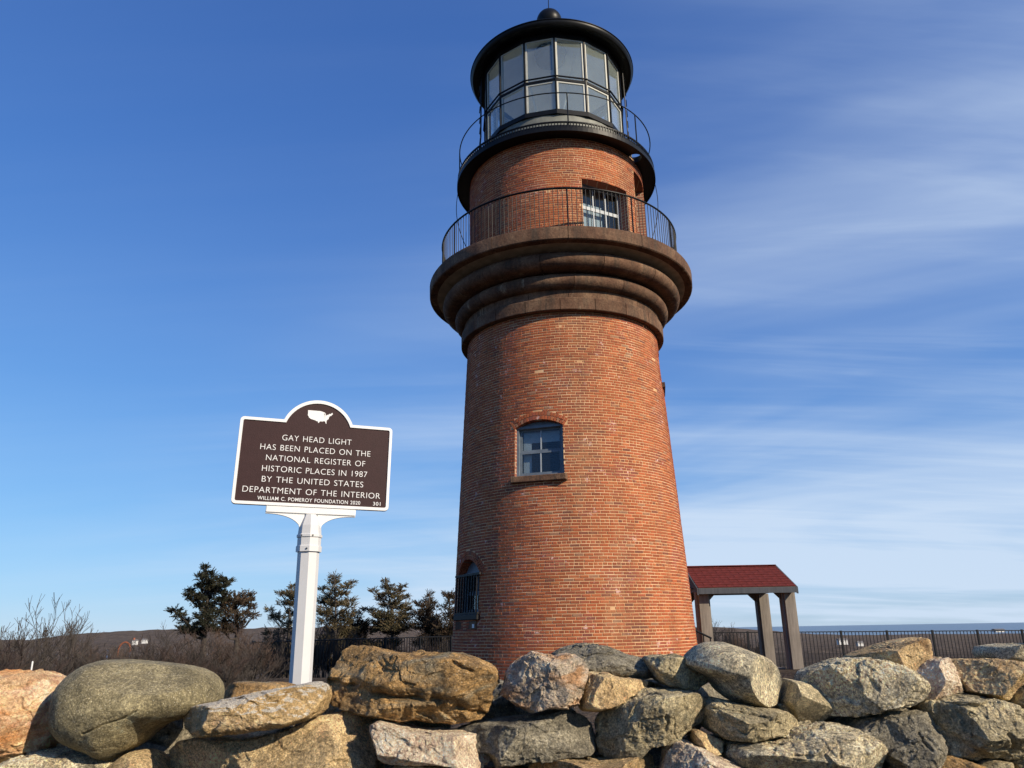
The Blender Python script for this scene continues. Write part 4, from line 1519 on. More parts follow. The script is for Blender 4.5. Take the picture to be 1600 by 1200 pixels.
ROCKS = [
    # crop, outline, distance, depth, roundness (1 round .. 0 blocky), facets, material, label
    ('A', [(-90, 300), (0, 270), (40, 300), (150, 300), (300, 270), (370, 290), (440, 325), (520, 345), (600, 400), (590, 480), (560, 560), (545, 780), (515, 850), (490, 930), (400, 980), (330, 1000), (200, 1050), (0, 1120), (-110, 1100), (-130, 700)], 2.38, 0.26, 0.35, 5, 'r_quartz', 'orange and white streaked stone at the left end of the top course'),
    ('P', [(98, 1101), (105, 1073), (122, 1054), (145, 1037), (163, 1031), (192, 1031), (245, 1035), (281, 1039), (308, 1044), (327, 1053), (339, 1065), (342, 1080), (341, 1095), (325, 1110), (290, 1122), (268, 1126), (245, 1138), (219, 1161), (201, 1172), (184, 1182), (171, 1183), (157, 1175), (133, 1168), (112, 1157), (98, 1140), (95, 1122)], 2.34, 0.30, 0.78, 1, 'r_green', 'largest smooth round green grey boulder on the left'),
    ('B', [(115, 665), (180, 620), (400, 570), (700, 510), (850, 470), (1100, 430), (1240, 400), (1400, 375), (1480, 420), (1500, 500), (1470, 620), (1380, 690), (1250, 740), (1080, 780), (800, 810), (560, 840), (350, 860), (220, 760), (150, 720)], 2.24, 0.20, 0.25, 3, 'r_slab', 'flat ochre slab tilted in front of the sign post'),
    ('B', [(540, 490), (640, 395), (690, 370), (880, 385), (1050, 378), (1200, 410), (1180, 520), (800, 560), (560, 560)], 2.62, 0.20, 0.4, 3, 'r_brown', None),
    ('B', [(1400, 540), (1480, 520), (1560, 540), (1590, 600), (1550, 655), (1420, 680)], 2.56, 0.14, 0.5, 3, 'r_yellow', None),
    ('P', [(257, 1178), (266, 1164), (294, 1157), (348, 1150), (390, 1149), (425, 1143), (460, 1135), (495, 1122), (528, 1114), (558, 1113), (575, 1119), (582, 1133), (587, 1154), (593, 1177), (597, 1200), (598, 1222), (560, 1245), (300, 1245), (262, 1225), (256, 1200)], 2.34, 0.30, 0.3, 7, 'r_tan', 'long rough tan block low in the wall'),
    ('P', [(-30, 1205), (-10, 1196), (28, 1186), (56, 1175), (84, 1175), (122, 1177), (164, 1178), (168, 1190), (168, 1225), (140, 1250), (0, 1255), (-40, 1235)], 2.32, 0.28, 0.3, 5, 'r_grey', None),
    ('P', [(176, 1208), (184, 1192), (196, 1182), (206, 1175), (222, 1173), (236, 1177), (248, 1189), (255, 1203), (256, 1228), (235, 1245), (195, 1242), (178, 1228)], 2.32, 0.24, 0.8, 2, 'r_tan', None),
    ('P', [(84, 1143), (98, 1138), (112, 1150), (120, 1165), (118, 1175), (88, 1172)], 2.56, 0.14, 0.6, 2, 'r_grey', None),
    ('C', [(60, 420), (110, 260), (190, 130), (260, 62), (330, 45), (460, 65), (600, 100), (700, 112), (950, 125), (1180, 115), (1340, 150), (1460, 180), (1560, 240), (1590, 290), (1595, 380), (1545, 430), (1530, 540), (1500, 610), (1450, 690), (1200, 730), (1000, 722), (700, 702), (480, 662), (300, 620), (170, 570), (80, 520)], 2.36, 0.32, 0.4, 5, 'r_brown', 'big rusty brown boulder left of the tower foot'),
    ('C', [(465, 760), (510, 710), (570, 712), (700, 765), (820, 800), (1000, 815), (1250, 825), (1490, 855), (1540, 900), (1548, 1000), (1530, 1130), (1400, 1120), (1200, 1085), (1000, 1075), (760, 1085), (640, 1075), (560, 1040), (520, 950)], 2.28, 0.24, 0.25, 4, 'r_white', 'pale cream granite block in the second course'),
    ('C', [(760, 690), (1000, 705), (1180, 715), (1160, 790), (1060, 820), (980, 800), (800, 760)], 2.52, 0.16, 0.5, 2, 'r_olive', None),
    ('P', [(612, 1204), (620, 1195), (645, 1189), (692, 1190), (730, 1195), (754, 1203), (750, 1232), (690, 1245), (620, 1240)], 2.28, 0.24, 0.35, 4, 'r_yellow', None),
    ('D', [(465, 480), (480, 400), (540, 250), (620, 180), (740, 100), (800, 105), (880, 130), (945, 150), (1020, 120), (1100, 125), (1190, 170), (1245, 240), (1240, 310), (1205, 400), (1200, 480), (1150, 560), (1050, 595), (900, 600), (740, 640), (650, 600), (560, 540)], 2.32, 0.24, 0.35, 6, 'r_stripe', 'grey and orange banded quartz stone in front of the tower'),
    ('P', [(855, 1030), (868, 1018), (885, 1010), (901, 1006), (915, 1005), (941, 1008), (959, 1014), (979, 1023), (998, 1027), (1012, 1031), (1021, 1040), (1023, 1051), (1015, 1058), (998, 1061), (970, 1061), (943, 1060), (915, 1060), (880, 1058), (858, 1050)], 2.55, 0.24, 0.4, 5, 'r_dark', 'dark grey jagged stone against the tower foot'),
    ('E', [(20, 570), (70, 400), (105, 295), (270, 288), (330, 320), (460, 345), (640, 355), (655, 400), (600, 470), (480, 500), (390, 545), (280, 600), (150, 628), (20, 610)], 2.36, 0.22, 0.2, 5, 'r_yellow', 'pale tan angular stone wedged under the dark stone'),
    ('D', [(60, 810), (150, 765), (350, 730), (560, 700), (700, 690), (850, 650), (1000, 615), (1120, 640), (1230, 700), (1300, 780), (1325, 880), (1310, 960), (1200, 990), (1100, 1020), (900, 1050), (640, 1070), (480, 1105), (410, 1110), (380, 1000), (200, 950), (80, 880)], 2.34, 0.28, 0.5, 5, 'r_dark', 'near black rounded stone in the middle of the second course'),
    ('E', [(190, 800), (200, 700), (240, 640), (300, 600), (480, 510), (640, 450), (850, 445), (1030, 450), (1140, 530), (1170, 590), (1165, 690), (1090, 745), (1000, 790), (920, 860), (830, 900), (700, 920), (600, 950), (550, 1000), (420, 1030), (290, 1042), (205, 1042), (190, 930)], 2.33, 0.28, 0.35, 7, 'r_olive', 'large mottled olive block below the dark stones'),
    ('E', [(600, 150), (700, 138), (900, 130), (960, 150), (1100, 190), (1200, 260), (1225, 310), (1200, 350), (1130, 390), (1070, 430), (980, 440), (850, 420), (760, 390), (690, 330), (640, 240)], 2.44, 0.24, 0.35, 6, 'r_olive', None),
    ('F', [(-60, 170), (0, 100), (60, 48), (140, 20), (250, 15), (350, 45), (480, 90), (600, 135), (700, 185), (770, 250), (818, 335), (822, 420), (780, 510), (740, 560), (640, 590), (500, 577), (340, 530), (250, 460), (200, 385), (120, 320), (0, 260), (-60, 215)], 2.38, 0.30, 0.8, 2, 'r_grey', 'big rounded speckled granite boulder right of the tower'),
    ('F', [(100, 560), (200, 515), (330, 545), (500, 580), (660, 600), (860, 640), (930, 690), (958, 750), (940, 810), (800, 825), (700, 830), (600, 860), (470, 895), (330, 880), (220, 850), (130, 780), (90, 660)], 2.33, 0.26, 0.5, 4, 'r_olive', None),
    ('E', [(1015, 800), (1060, 785), (1180, 840), (1310, 900), (1280, 980), (1240, 1000), (1130, 960), (1030, 910)], 2.30, 0.14, 0.2, 4, 'r_yellow', 'small yellow wedge stone'),
    ('P', [(1036, 1205), (1040, 1175), (1049, 1158), (1058, 1155), (1075, 1159), (1096, 1168), (1119, 1180), (1145, 1191), (1170, 1204), (1176, 1235), (1110, 1250), (1045, 1245)], 2.26, 0.24, 0.3, 5, 'r_white', 'white patched quartz stone at the bottom edge'),
    ('P', [(815, 1215), (830, 1197), (860, 1186), (890, 1183), (911, 1184), (935, 1187), (953, 1186), (984, 1179), (1008, 1179), (1026, 1184), (1030, 1205), (1028, 1235), (900, 1248), (825, 1240)], 2.29, 0.26, 0.35, 5, 'r_yellow', None),
    ('P', [(1128, 1176), (1138, 1161), (1167, 1156), (1202, 1154), (1224, 1147), (1248, 1136), (1272, 1132), (1307, 1132), (1334, 1140), (1353, 1149), (1364, 1162), (1372, 1180), (1374, 1200), (1372, 1235), (1280, 1255), (1180, 1250), (1150, 1210)], 2.31, 0.30, 0.2, 4, 'r_grey', 'wide squared granite block with drill marks low on the right'),
    ('F', [(720, 560), (800, 540), (880, 600), (890, 650), (760, 650)], 2.44, 0.14, 0.5, 3, 'r_olive', None),
    ('F', [(780, 540), (815, 430), (830, 345), (950, 362), (1060, 400), (1150, 450), (1200, 540), (1190, 620), (1140, 690), (1090, 745), (960, 755), (900, 720), (850, 640)], 2.42, 0.22, 0.7, 3, 'r_olive', 'small rounded olive stone between the two granite boulders'),
    ('G', [(70, 450), (120, 385), (300, 300), (420, 268), (550, 262), (680, 270), (800, 300), (900, 340), (970, 390), (1045, 480), (1040, 530), (1000, 600), (880, 645), (760, 690), (640, 705), (450, 745), (330, 762), (250, 745), (190, 660), (110, 540)], 2.38, 0.30, 0.5, 4, 'r_grey', 'big two tone granite boulder in front of the right fence'),
    ('P', [(1330, 1030), (1340, 1023), (1357, 1018), (1387, 1007), (1414, 1000), (1441, 996), (1450, 999), (1455, 1009), (1456, 1023), (1451, 1034), (1434, 1043), (1420, 1049), (1400, 1050), (1370, 1046), (1340, 1040)], 2.52, 0.26, 0.2, 4, 'r_yellow', 'slanted yellow slab that stands highest on the right'),
    ('H', [(180, 380), (280, 310), (370, 240), (510, 210), (570, 260), (600, 330), (650, 440), (610, 510), (480, 540), (300, 575), (200, 580), (150, 500)], 2.40, 0.22, 0.15, 6, 'r_white', None),
    ('H', [(540, 230), (700, 230), (850, 235), (950, 230), (1050, 240), (1190, 270), (1180, 330), (1140, 400), (1060, 450), (1010, 520), (970, 580), (880, 570), (740, 530), (640, 500), (590, 400)], 2.40, 0.24, 0.2, 6, 'r_yellow', 'yellow rough faced block near the right edge'),
    ('H', [(870, 170), (900, 110), (1060, 90), (1200, 88), (1330, 110), (1350, 230), (1260, 285), (1100, 240), (900, 230)], 2.56, 0.22, 0.3, 4, 'r_grey', None),
    ('H', [(990, 600), (1020, 510), (1100, 430), (1180, 380), (1290, 390), (1340, 520), (1320, 700), (1200, 715), (1050, 650)], 2.40, 0.22, 0.6, 3, 'r_olive', None),
    ('P', [(1320, 1140), (1335, 1122), (1362, 1111), (1405, 1108), (1430, 1107), (1443, 1109), (1449, 1118), (1448, 1135), (1443, 1172), (1430, 1200), (1420, 1240), (1380, 1242), (1370, 1190), (1345, 1165)], 2.37, 0.30, 0.3, 4, 'r_dark', 'tall dark grey block with a greenish face on the right'),
    ('H', [(250, 640), (350, 590), (480, 560), (600, 545), (800, 560), (950, 600), (1050, 650), (1200, 710), (1330, 750), (1350, 1060), (1150, 1080), (980, 1090), (850, 1095), (700, 1110), (560, 1075), (400, 1055), (310, 1045), (320, 830), (320, 720)], 2.33, 0.30, 0.4, 6, 'r_olive', 'largest dark olive veined boulder at the right edge'),
    ('H', [(240, 1180), (290, 1100), (400, 1068), (530, 1080), (680, 1130), (750, 1150), (760, 1300), (500, 1420), (240, 1380)], 2.29, 0.26, 0.4, 4, 'r_brown', None),
    ('H', [(720, 1160), (850, 1112), (1030, 1130), (1060, 1280), (1000, 1400), (740, 1380)], 2.30, 0.24, 0.4, 4, 'r_olive', None),
    ('H', [(1040, 1120), (1140, 1078), (1240, 1100), (1340, 1180), (1340, 1380), (1080, 1380)], 2.31, 0.24, 0.5, 4, 'r_green', None),
    # stones behind and below that fill the gaps
    ('P', [(380, 1120), (460, 1100), (545, 1100), (560, 1150), (470, 1165), (390, 1165)], 2.62, 0.18, 0.5, 3, 'r_dark', None),
    ('P', [(40, 1090), (100, 1080), (150, 1100), (150, 1180), (60, 1185)], 2.66, 0.2, 0.5, 3, 'r_dark', None),
    ('P', [(200, 1100), (330, 1085), (350, 1150), (270, 1185), (190, 1180)], 2.68, 0.2, 0.5, 3, 'r_dark', None),
    ('P', [(495, 1085), (590, 1090), (640, 1130), (580, 1165), (500, 1140)], 2.68, 0.2, 0.5, 3, 'r_dark', None),
    ('P', [(760, 1060), (860, 1080), (900, 1110), (820, 1140), (720, 1125)], 2.68, 0.2, 0.5, 3, 'r_dark', None),
    ('P', [(1000, 1060), (1130, 1070), (1140, 1110), (1060, 1150), (980, 1100)], 2.68, 0.22, 0.5, 3, 'r_dark', None),
    ('P', [(1190, 1075), (1290, 1080), (1340, 1110), (1290, 1150), (1200, 1130)], 2.70, 0.22, 0.5, 3, 'r_dark', None),
    ('P', [(1400, 1060), (1560, 1075), (1560, 1120), (1430, 1125)], 2.70, 0.22, 0.5, 3, 'r_dark', None),
]


CRACKS = {
    1: [('A', [(820, 820), (930, 780), (1010, 735), (1080, 715), (1180, 680), (1290, 620)], 0.0020, 0.010, 0.0)],
    9: [('C', [(230, 390), (400, 430), (600, 480), (850, 490), (1000, 500), (1180, 560), (1400, 640)], 0.012, 0.022, 0.030), ('C', [(1190, 190), (1270, 250), (1360, 275)], 0.004, 0.012, 0.0)],
    10: [('C', [(700, 770), (650, 870), (680, 980), (760, 1075)], 0.010, 0.0, -0.0)],
    24: [('F', [(745, 930), (750, 1070)], 0.005, 0.010, 0), ('F', [(1003, 875), (985, 1020)], 0.006, 0.012, 0), ('F', [(1262, 885), (1250, 1020)], 0.005, 0.010, 0), ('F', [(1505, 895), (1470, 1035)], 0.005, 0.010, 0)],
    33: [('H', [(225, 890), (245, 950), (290, 1020)], 0.004, 0.014, 0)],
    34: [('H', [(480, 590), (700, 640), (850, 655), (950, 625)], 0.005, 0.012, 0.008), ('H', [(560, 800), (650, 900), (760, 1000), (880, 1060)], 0.006, 0.006, 0.015), ('H', [(1040, 900), (1130, 1030)], 0.006, 0.02, 0)],
    17: [('E', [(800, 680), (820, 740), (800, 800)], 0.005, 0.014, 0)],
    20: [('F', [(150, 600), (330, 640), (520, 665), (700, 700)], 0.004, 0.010, 0.006)],
    30: [('H', [(800, 250), (790, 400), (780, 500)], 0.006, 0.0, 0.0)],
}


def resample(poly, n=72):
    """radial function of an outline about its centre"""
    cx = sum(p[0] for p in poly) / len(poly)
    cy = sum(p[1] for p in poly) / len(poly)
    # area centroid
    A = gx = gy = 0
    for i in range(len(poly)):
        x0, y0 = poly[i]
        x1, y1 = poly[(i + 1) % len(poly)]
        c_ = x0 * y1 - x1 * y0
        A += c_
        gx += (x0 + x1) * c_
        gy += (y0 + y1) * c_
    cx, cy = gx / (3 * A), gy / (3 * A)
    rad = []
    for k in range(n):
        t_ = 2 * math.pi * k / n
        dx, dy = math.cos(t_), math.sin(t_)
        best = 0
        for i in range(len(poly)):
            x0, y0 = poly[i][0] - cx, poly[i][1] - cy
            x1, y1 = poly[(i + 1) % len(poly)][0] - cx, poly[(i + 1) % len(poly)][1] - cy
            ex, ey = x1 - x0, y1 - y0
            den = dx * ey - dy * ex
            if abs(den) < 1e-12:
                continue
            s_ = (x0 * ey - y0 * ex) / den
            u_ = (x0 * dy - y0 * dx) / den
            if s_ > 0 and -1e-6 <= u_ <= 1 + 1e-6:
                best = max(best, s_)
        rad.append(best)
    return cx, cy, np.array(rad)


def ico(sub):
    bm = bmesh.new()
    bmesh.ops.create_icosphere(bm, subdivisions=sub, radius=1)
    V = np.array([v.co[:] for v in bm.verts])
    F = [[v.index for v in f.verts] for f in bm.faces]
    bm.free()
    return V, F


ICO = {k: ico(k) for k in (4, 5, 6, 7)}


def make_rock(center, radial, depth, roundness, facets, mat, parent, seed, sub=6, cracks=()):
    """radial: outline radius by angle in the upright plane (metres)"""
    V, F = ICO[sub]
    rr = random.Random(seed)
    n = len(radial)
    P = V.copy()
    # swap: y of the sphere is the depth axis
    th = np.arctan2(P[:, 2], P[:, 0])
    rho = np.sqrt(P[:, 0] ** 2 + P[:, 2] ** 2)
    e = 0.42 + 0.58 * roundness              # superellipse: low = blocky
    prof = np.power(np.clip(rho, 0, 1), 1.0)
    yy = P[:, 1]
    # superellipsoid radius correction
    k = 2.0 / e
    norm = np.power(np.power(prof, k) + np.power(np.abs(yy), k), 1.0 / k)
    prof, yy = prof / norm, yy / norm
    idx = (th % (2 * math.pi)) / (2 * math.pi) * n
    i0 = np.floor(idx).astype(int) % n
    f = idx - np.floor(idx)
    ro = radial[i0] * (1 - f) + radial[(i0 + 1) % n] * f
    X = np.stack([ro * prof * np.cos(th), yy * depth, ro * prof * np.sin(th)], 1)
    # broken faces on the near side
    size = float(np.mean(radial))
    for q in range(facets):
        d = Vector((rr.uniform(-1, 1), -rr.uniform(0.35, 1.0), rr.uniform(-0.8, 0.9))).normalized()
        dn = np.array(d[:])
        h = X @ dn
        hm = h.max()
        lim = hm * rr.uniform(0.62, 0.88)
        over = np.clip(h - lim, 0, None)
        X -= np.outer(over * 0.97, dn)
    # relief
    so = Vector((rr.uniform(-50, 50), rr.uniform(-50, 50), rr.uniform(-50, 50)))
    amp = size * (0.075 if roundness < 0.65 else 0.028)
    f1 = 1.0 / (size * 0.9)
    rough = 1.0 if roundness < 0.65 else 0.22
    nrm = X / (np.linalg.norm(X, axis=1, keepdims=True) + 1e-9)
    D = np.empty(len(X))
    fr, rid, cel, nvec = mnoise.fractal, mnoise.ridged_multi_fractal, mnoise.cell, mnoise.noise_vector
    for i in range(len(X)):
        p_ = Vector(X[i]) * f1 + so
        w_ = p_ + nvec(p_ * 1.3) * 0.55
        D[i] = (cel(Vector((w_.x * 1.5 + w_.z * 0.4, w_.y * 2.6, w_.z * 2.7 - w_.x * 0.5))) - 0.5) * 0.62 * rough + (cel(w_ * 4.2) - 0.5) * 0.22 * rough + fr(p_, 1.0, 2.0, 4) * 0.7 + (rid(p_ * 1.9, 0.95, 2.1, 5, 1.0, 2.0) - 1.1) * 0.34 * rough + fr(p_ * 7, 0.9, 2.0, 4) * 0.26 * rough
    X = X + nrm * (D * amp)[:, None]
    for (line, wdt, dpt, ledge) in cracks:
        L = np.array(line)
        best = np.full(len(X), 1e9)
        side = np.zeros(len(X))
        jit = np.array([mnoise.noise(Vector((X[i, 0] * 28, X[i, 2] * 28, seed))) for i in range(len(X))]) * wdt * 0.9
        for k in range(len(L) - 1):
            a_, b_ = L[k], L[k + 1]
            ab = b_ - a_
            q = X[:, [0, 2]] - a_
            t_ = np.clip((q @ ab) / (ab @ ab), 0, 1)
            d_ = q - np.outer(t_, ab)
            ds = np.hypot(d_[:, 0], d_[:, 1])
            sg = (ab[0] * d_[:, 1] - ab[1] * d_[:, 0]) / (np.linalg.norm(ab) + 1e-9)
            upd = ds < best
            best[upd] = ds[upd]
            side[upd] = sg[upd]
        fr_ = X[:, 1] < 0
        g_ = np.exp(-((best + jit * 0.5) / wdt) ** 2) * dpt
        if ledge:
            g_ += ledge * np.clip(-(side + jit) / (wdt * 0.8), 0, 1) * np.exp(-(best / (wdt * 9)) ** 2)
        X[fr_, 1] += g_[fr_]
    me = bpy.data.meshes.new('stone')
    me.from_pydata([tuple(p_) for p_ in X], [], F)
    me.shade_smooth()
    o = link('stone', me, mat, parent)
    o.location = center
    return o


wall = empty('dry_stone_wall', (0, 2.4, 0))
tag(wall, 'dry stone wall of large granite boulders across the foreground', 'stone wall')
WO = Vector((0, 2.4, 0))
for ri, (cr, poly, Yd, dep, rnd, fac, mt, lab) in enumerate(ROCKS):
    ox, oy, s_ = CROPS[cr]
    px = [(ox + x / s_, oy + y / s_) for x, y in poly]
    w3 = [at(x, y, Yd) for x, y in px]
    pl = [(p_.x, p_.z) for p_ in w3]
    cx, cz, rad = resample(pl)
    sub = 6 if (rad.mean() > 0.06 and Yd < 2.6) else 5
    cks = []
    for (cc, ln, wdt, dpt, ldg) in CRACKS.get(ri, ()):
        ox2, oy2, s2 = CROPS[cc]
        pp = [at(ox2 + x / s2, oy2 + y / s2, Yd - 0.12) for x, y in ln]
        cks.append(([(q.x - cx, q.z - cz) for q in pp], wdt, dpt, ldg))
    if cks or (rad.mean() > 0.062 and Yd < 2.6):
        sub = 7
    o = make_rock(Vector((cx, Yd, cz)) - WO, rad * 1.015, max(min(dep, 0.32), 0.10) * 0.62, rnd, fac, M[mt], wall, 100 + ri, sub, cks)
    if lab:
        o['label'] = lab
# courses below the frame and beyond its edges
mats = ['r_tan', 'r_grey', 'r_olive', 'r_dark', 'r_brown', 'r_yellow', 'r_green']
sid = 500
for row, (z, hh) in enumerate(((0.86, 0.125), (0.62, 0.13), (0.36, 0.14), (0.11, 0.14))):
    x = -2.6
    while x < 2.6:
        w = rng.uniform(0.14, 0.27)
        rad = np.array([min(w / max(abs(math.cos(2 * math.pi * k / 72)), 1e-3), hh / max(abs(math.sin(2 * math.pi * k / 72)), 1e-3)) for k in range(72)])
        rad = np.minimum(rad, math.hypot(w, hh) * 0.86) * np.array([rng.uniform(0.97, 1.03) for _ in range(72)])
        rad = (rad + np.roll(rad, 1) + np.roll(rad, -1)) / 3
        sid += 1
        make_rock(Vector((x + w, 2.36 + rng.uniform(-0.05, 0.03), z)) - WO, rad, 0.2, rng.uniform(0.2, 0.5), 4, M[rng.choice(mats)], wall, sid, 4)
        x += 2 * w + 0.01
for sgn in (-1, 1):
    for row, (z, hh) in enumerate(((1.07, 0.10), (1.26, 0.10))):
        x = 1.62
        while x < 2.7:
            w = rng.uniform(0.13, 0.24)
            rad = np.array([min(w / max(abs(math.cos(2 * math.pi * k / 72)), 1e-3), hh / max(abs(math.sin(2 * math.pi * k / 72)), 1e-3)) for k in range(72)])
            rad = np.minimum(rad, math.hypot(w, hh) * 0.86)
            sid += 1
            make_rock(Vector((sgn * (x + w) + (0.0 if sgn > 0 else -0.06), 2.40 + rng.uniform(-0.05, 0.05), z)) - WO, rad, 0.2, rng.uniform(0.3, 0.6), 4, M[rng.choice(mats)], wall, sid, 4)
            x += 2 * w + 0.01
# dark wall core, added to block light between the stones
b = MB()
N = 44
for i in range(N + 1):
    x = -2.7 + 5.4 * i / N
    zt_ = 1.02 + 0.03 * math.sin(i * 1.7) + 0.02 * math.sin(i * 0.6)
    for (y, z) in ((2.42, -0.05), (2.44, zt_ - 0.06), (2.55, zt_), (2.72, zt_ - 0.02), (2.80, zt_ - 0.12), (2.86, -0.05)):
        b.v.append((x, y - 2.4, z))
for i in range(N):
    for j in range(5):
        b.f.append((i * 6 + j, (i + 1) * 6 + j, (i + 1) * 6 + j + 1, i * 6 + j + 1))
b.build('light_blocking_core', M['r_dark'], wall)

# ------------------------------------------------------------------ trees and shrubs


def blade_crown(name, clumps, mat, parent, origin, seed, blen=0.05, dens=1.0, upw=0.45):
    """feathery pointed sprays: short leafy branchlets gathered in clumps; clumps = (centre, rx, ry, rz)"""
    rr = random.Random(seed)
    V, F, T = [], [], []

    def rv():
        return Vector((rr.uniform(-1, 1), rr.uniform(-1, 1), rr.uniform(-1, 1)))
    for (c_, rx, ry, rz) in clumps:
        tone = rr.uniform(0.6, 1.25)
        ns = max(5, int(dens * (7 + 260 * rx * rz)))
        for _ in range(ns):
            q = rv()
            while q.length > 1:
                q = rv()
            st = c_ + Vector((q.x * rx * 0.6, q.y * ry * 0.6, q.z * rz * 0.7)) - origin
            d = (Vector((q.x * rx * 3.2, q.y * ry * 3.2, q.z * rz)) .normalized() + Vector((0, 0, upw)) + rv() * 0.4).normalized()
            L = (0.35 * rx + 0.25 * rz + 0.05) * rr.uniform(0.7, 1.5)
            m = max(8, int(L / blen * 5.5))
            tn0 = tone * rr.uniform(0.75, 1.2)
            for i in range(m):
                f_ = i / m
                p_ = st + d * (L * f_) + rv() * blen * 0.25 * (1 - f_ * 0.7)
                bd = (d * 0.9 + rv() * 0.85 * (1.15 - f_)).normalized()
                l = blen * rr.uniform(0.7, 1.4) * (1.15 - 0.55 * f_)
                sd = bd.cross(rv())
                if sd.length < 1e-3:
                    continue
                sd = sd.normalized() * l * rr.uniform(0.12, 0.22)
                k = len(V)
                V += [tuple(p_ - sd * 0.5), tuple(p_ + bd * l * 0.45 - sd), tuple(p_ + bd * l), tuple(p_ + bd * l * 0.45 + sd)]
                F.append((k, k + 1, k + 2, k + 3))
                tn = tn0 * rr.uniform(0.65, 1.3)
                T += [(tn, tn * rr.uniform(0.92, 1.05), tn * 0.95, 1)] * 4
    return link(name, tinted_mesh(name, V, F, T, mat), None, parent)


def traced_tree(label, cat, crop, clumps, trunk, Y, mat, seed, group, blen=0.09, dens=1.0, depth=1.2):
    ox, oy, s_ = crop
    rr = random.Random(seed)
    pxm = Y / math.cos(PITCH) / FPX * 0.98     # metres per pixel, near enough
    tr = [at(ox + x / s_, oy + y / s_, Y) for x, y in trunk]
    gz_ = ground_h(tr[0].x, Y)
    base = Vector((tr[0].x, Y, gz_))
    root = empty('evergreen_tree', base)
    tag(root, label, cat, group)
    tb = MB()
    H = [Vector((tr[0].x, Y, gz_ - 0.1))] + tr[1:]
    n = len(H)
    tb.tube([p_ - base for p_ in H], [max(0.012, 0.075 * (1 - i / (n - 0.6))) for i in range(n)], 7)
    cl = []
    zs = [p_.z for p_ in H]
    for (x, y, rx, ry) in clumps:
        dy = rr.uniform(-1, 1) * depth * 0.5
        c_ = at(ox + x / s_, oy + y / s_, Y + dy)
        rx_, rz_ = rx / s_ * pxm, ry / s_ * pxm
        cl.append((c_, rx_, min(rx_ * 1.2, 0.6), rz_))
        # limb from the trunk to the clump
        zt_ = max(zs[0] + 0.2, min(zs[-1], c_.z - 0.45 * abs(c_.x - tr[0].x) - 0.05))
        f_ = 0
        for i in range(n - 1):
            if H[i].z <= zt_ <= H[i + 1].z:
                f_ = i
        s2 = (zt_ - H[f_].z) / max(1e-6, H[f_ + 1].z - H[f_].z)
        a_ = H[f_].lerp(H[f_ + 1], min(1, max(0, s2)))
        m_ = (a_ + c_) / 2 + Vector((0, 0, -0.06))
        tb.tube([a_ - base, m_ - base, c_ - base], [0.022, 0.015, 0.006], 5)
        for _ in range(4):
            q = c_ + Vector((rr.uniform(-1, 1) * rx_, rr.uniform(-1, 1) * rx_, rr.uniform(-0.3, 1.2) * rz_))
            tb.tube([m_ - base, c_.lerp(q, 0.4) - base, q - base], [0.009, 0.006, 0.003], 4)
    extra = []
    if Y > 20:
        x0_ = min(q[0].x - q[1] for q in cl)
        x1_ = max(q[0].x + q[1] for q in cl)
        zlo = min(q[0].z for q in cl)
        for k in range(16):
            q = Vector((rr.uniform(x0_ * 0.8 + x1_ * 0.2, x1_ * 0.8 + x0_ * 0.2), Y + rr.uniform(-0.6, 0.6), rr.uniform(gz_ + 0.25, zlo + 0.1)))
            extra.append((q, 0.30, 0.30, 0.17))
            tb.tube([Vector((tr[0].x, Y, q.z - 0.15)) - base, q - base], [0.02, 0.006], 5)
    for (c_, rx_, ry_, rz_) in cl:
        ax_ = Vector((tr[0].x, Y, c_.z - 0.1))
        for f_ in (0.35, 0.7):
            if rr.random() < 0.5:
                q = c_.lerp(ax_, f_) + Vector((rr.uniform(-1, 1) * rx_, rr.uniform(-1, 1) * rx_, rr.uniform(-1.2, 0.5) * rz_))
                extra.append((q, rx_ * 0.8, ry_ * 0.8, rz_ * 0.7))
        for _ in range(0):
            an = rr.uniform(0, 2 * math.pi)
            q = c_ + Vector((math.cos(an) * rx_ * 1.0, math.sin(an) * rx_, rz_ * rr.uniform(0.2, 1.3)))
            extra.append((q, rx_ * 0.22, ry_ * 0.22, rz_ * 0.55))
    tb.build('trunk', M['bark'], root, True)
    blade_crown('crown', cl + extra, mat, root, base, seed, blen, dens * 2.6)
    return root


C1 = (220, 870, 6.154)
C2 = (470, 870, 6.154)
GRP = 'evergreens along the left'
traced_tree('tallest dark pine with layered branches, left of the sign post', 'tree', C1, [(620, 110, 25, 20), (570, 190, 40, 28), (660, 190, 65, 30), (640, 250, 50, 26), (760, 215, 40, 16), (840, 240, 45, 18), (780, 275, 60, 18), (720, 310, 50, 22), (600, 290, 40, 18), (570, 280, 25, 13), (470, 330, 30, 16), (450, 385, 30, 22), (520, 370, 40, 18), (590, 390, 50, 26), (670, 370, 60, 35), (560, 470, 50, 30), (650, 470, 60, 45), (820, 360, 50, 26), (320, 525, 50, 26), (370, 570, 40, 20), (420, 620, 40, 22), (560, 580, 50, 22), (620, 600, 60, 36), (420, 690, 60, 36), (480, 710, 60, 36), (700, 560, 80, 36), (650, 680, 70, 40)], [(600, 1250), (600, 900), (615, 700), (640, 400), (630, 120)], 15.0, M['pine'], 21, GRP, 0.045, 1.6, 0.9)
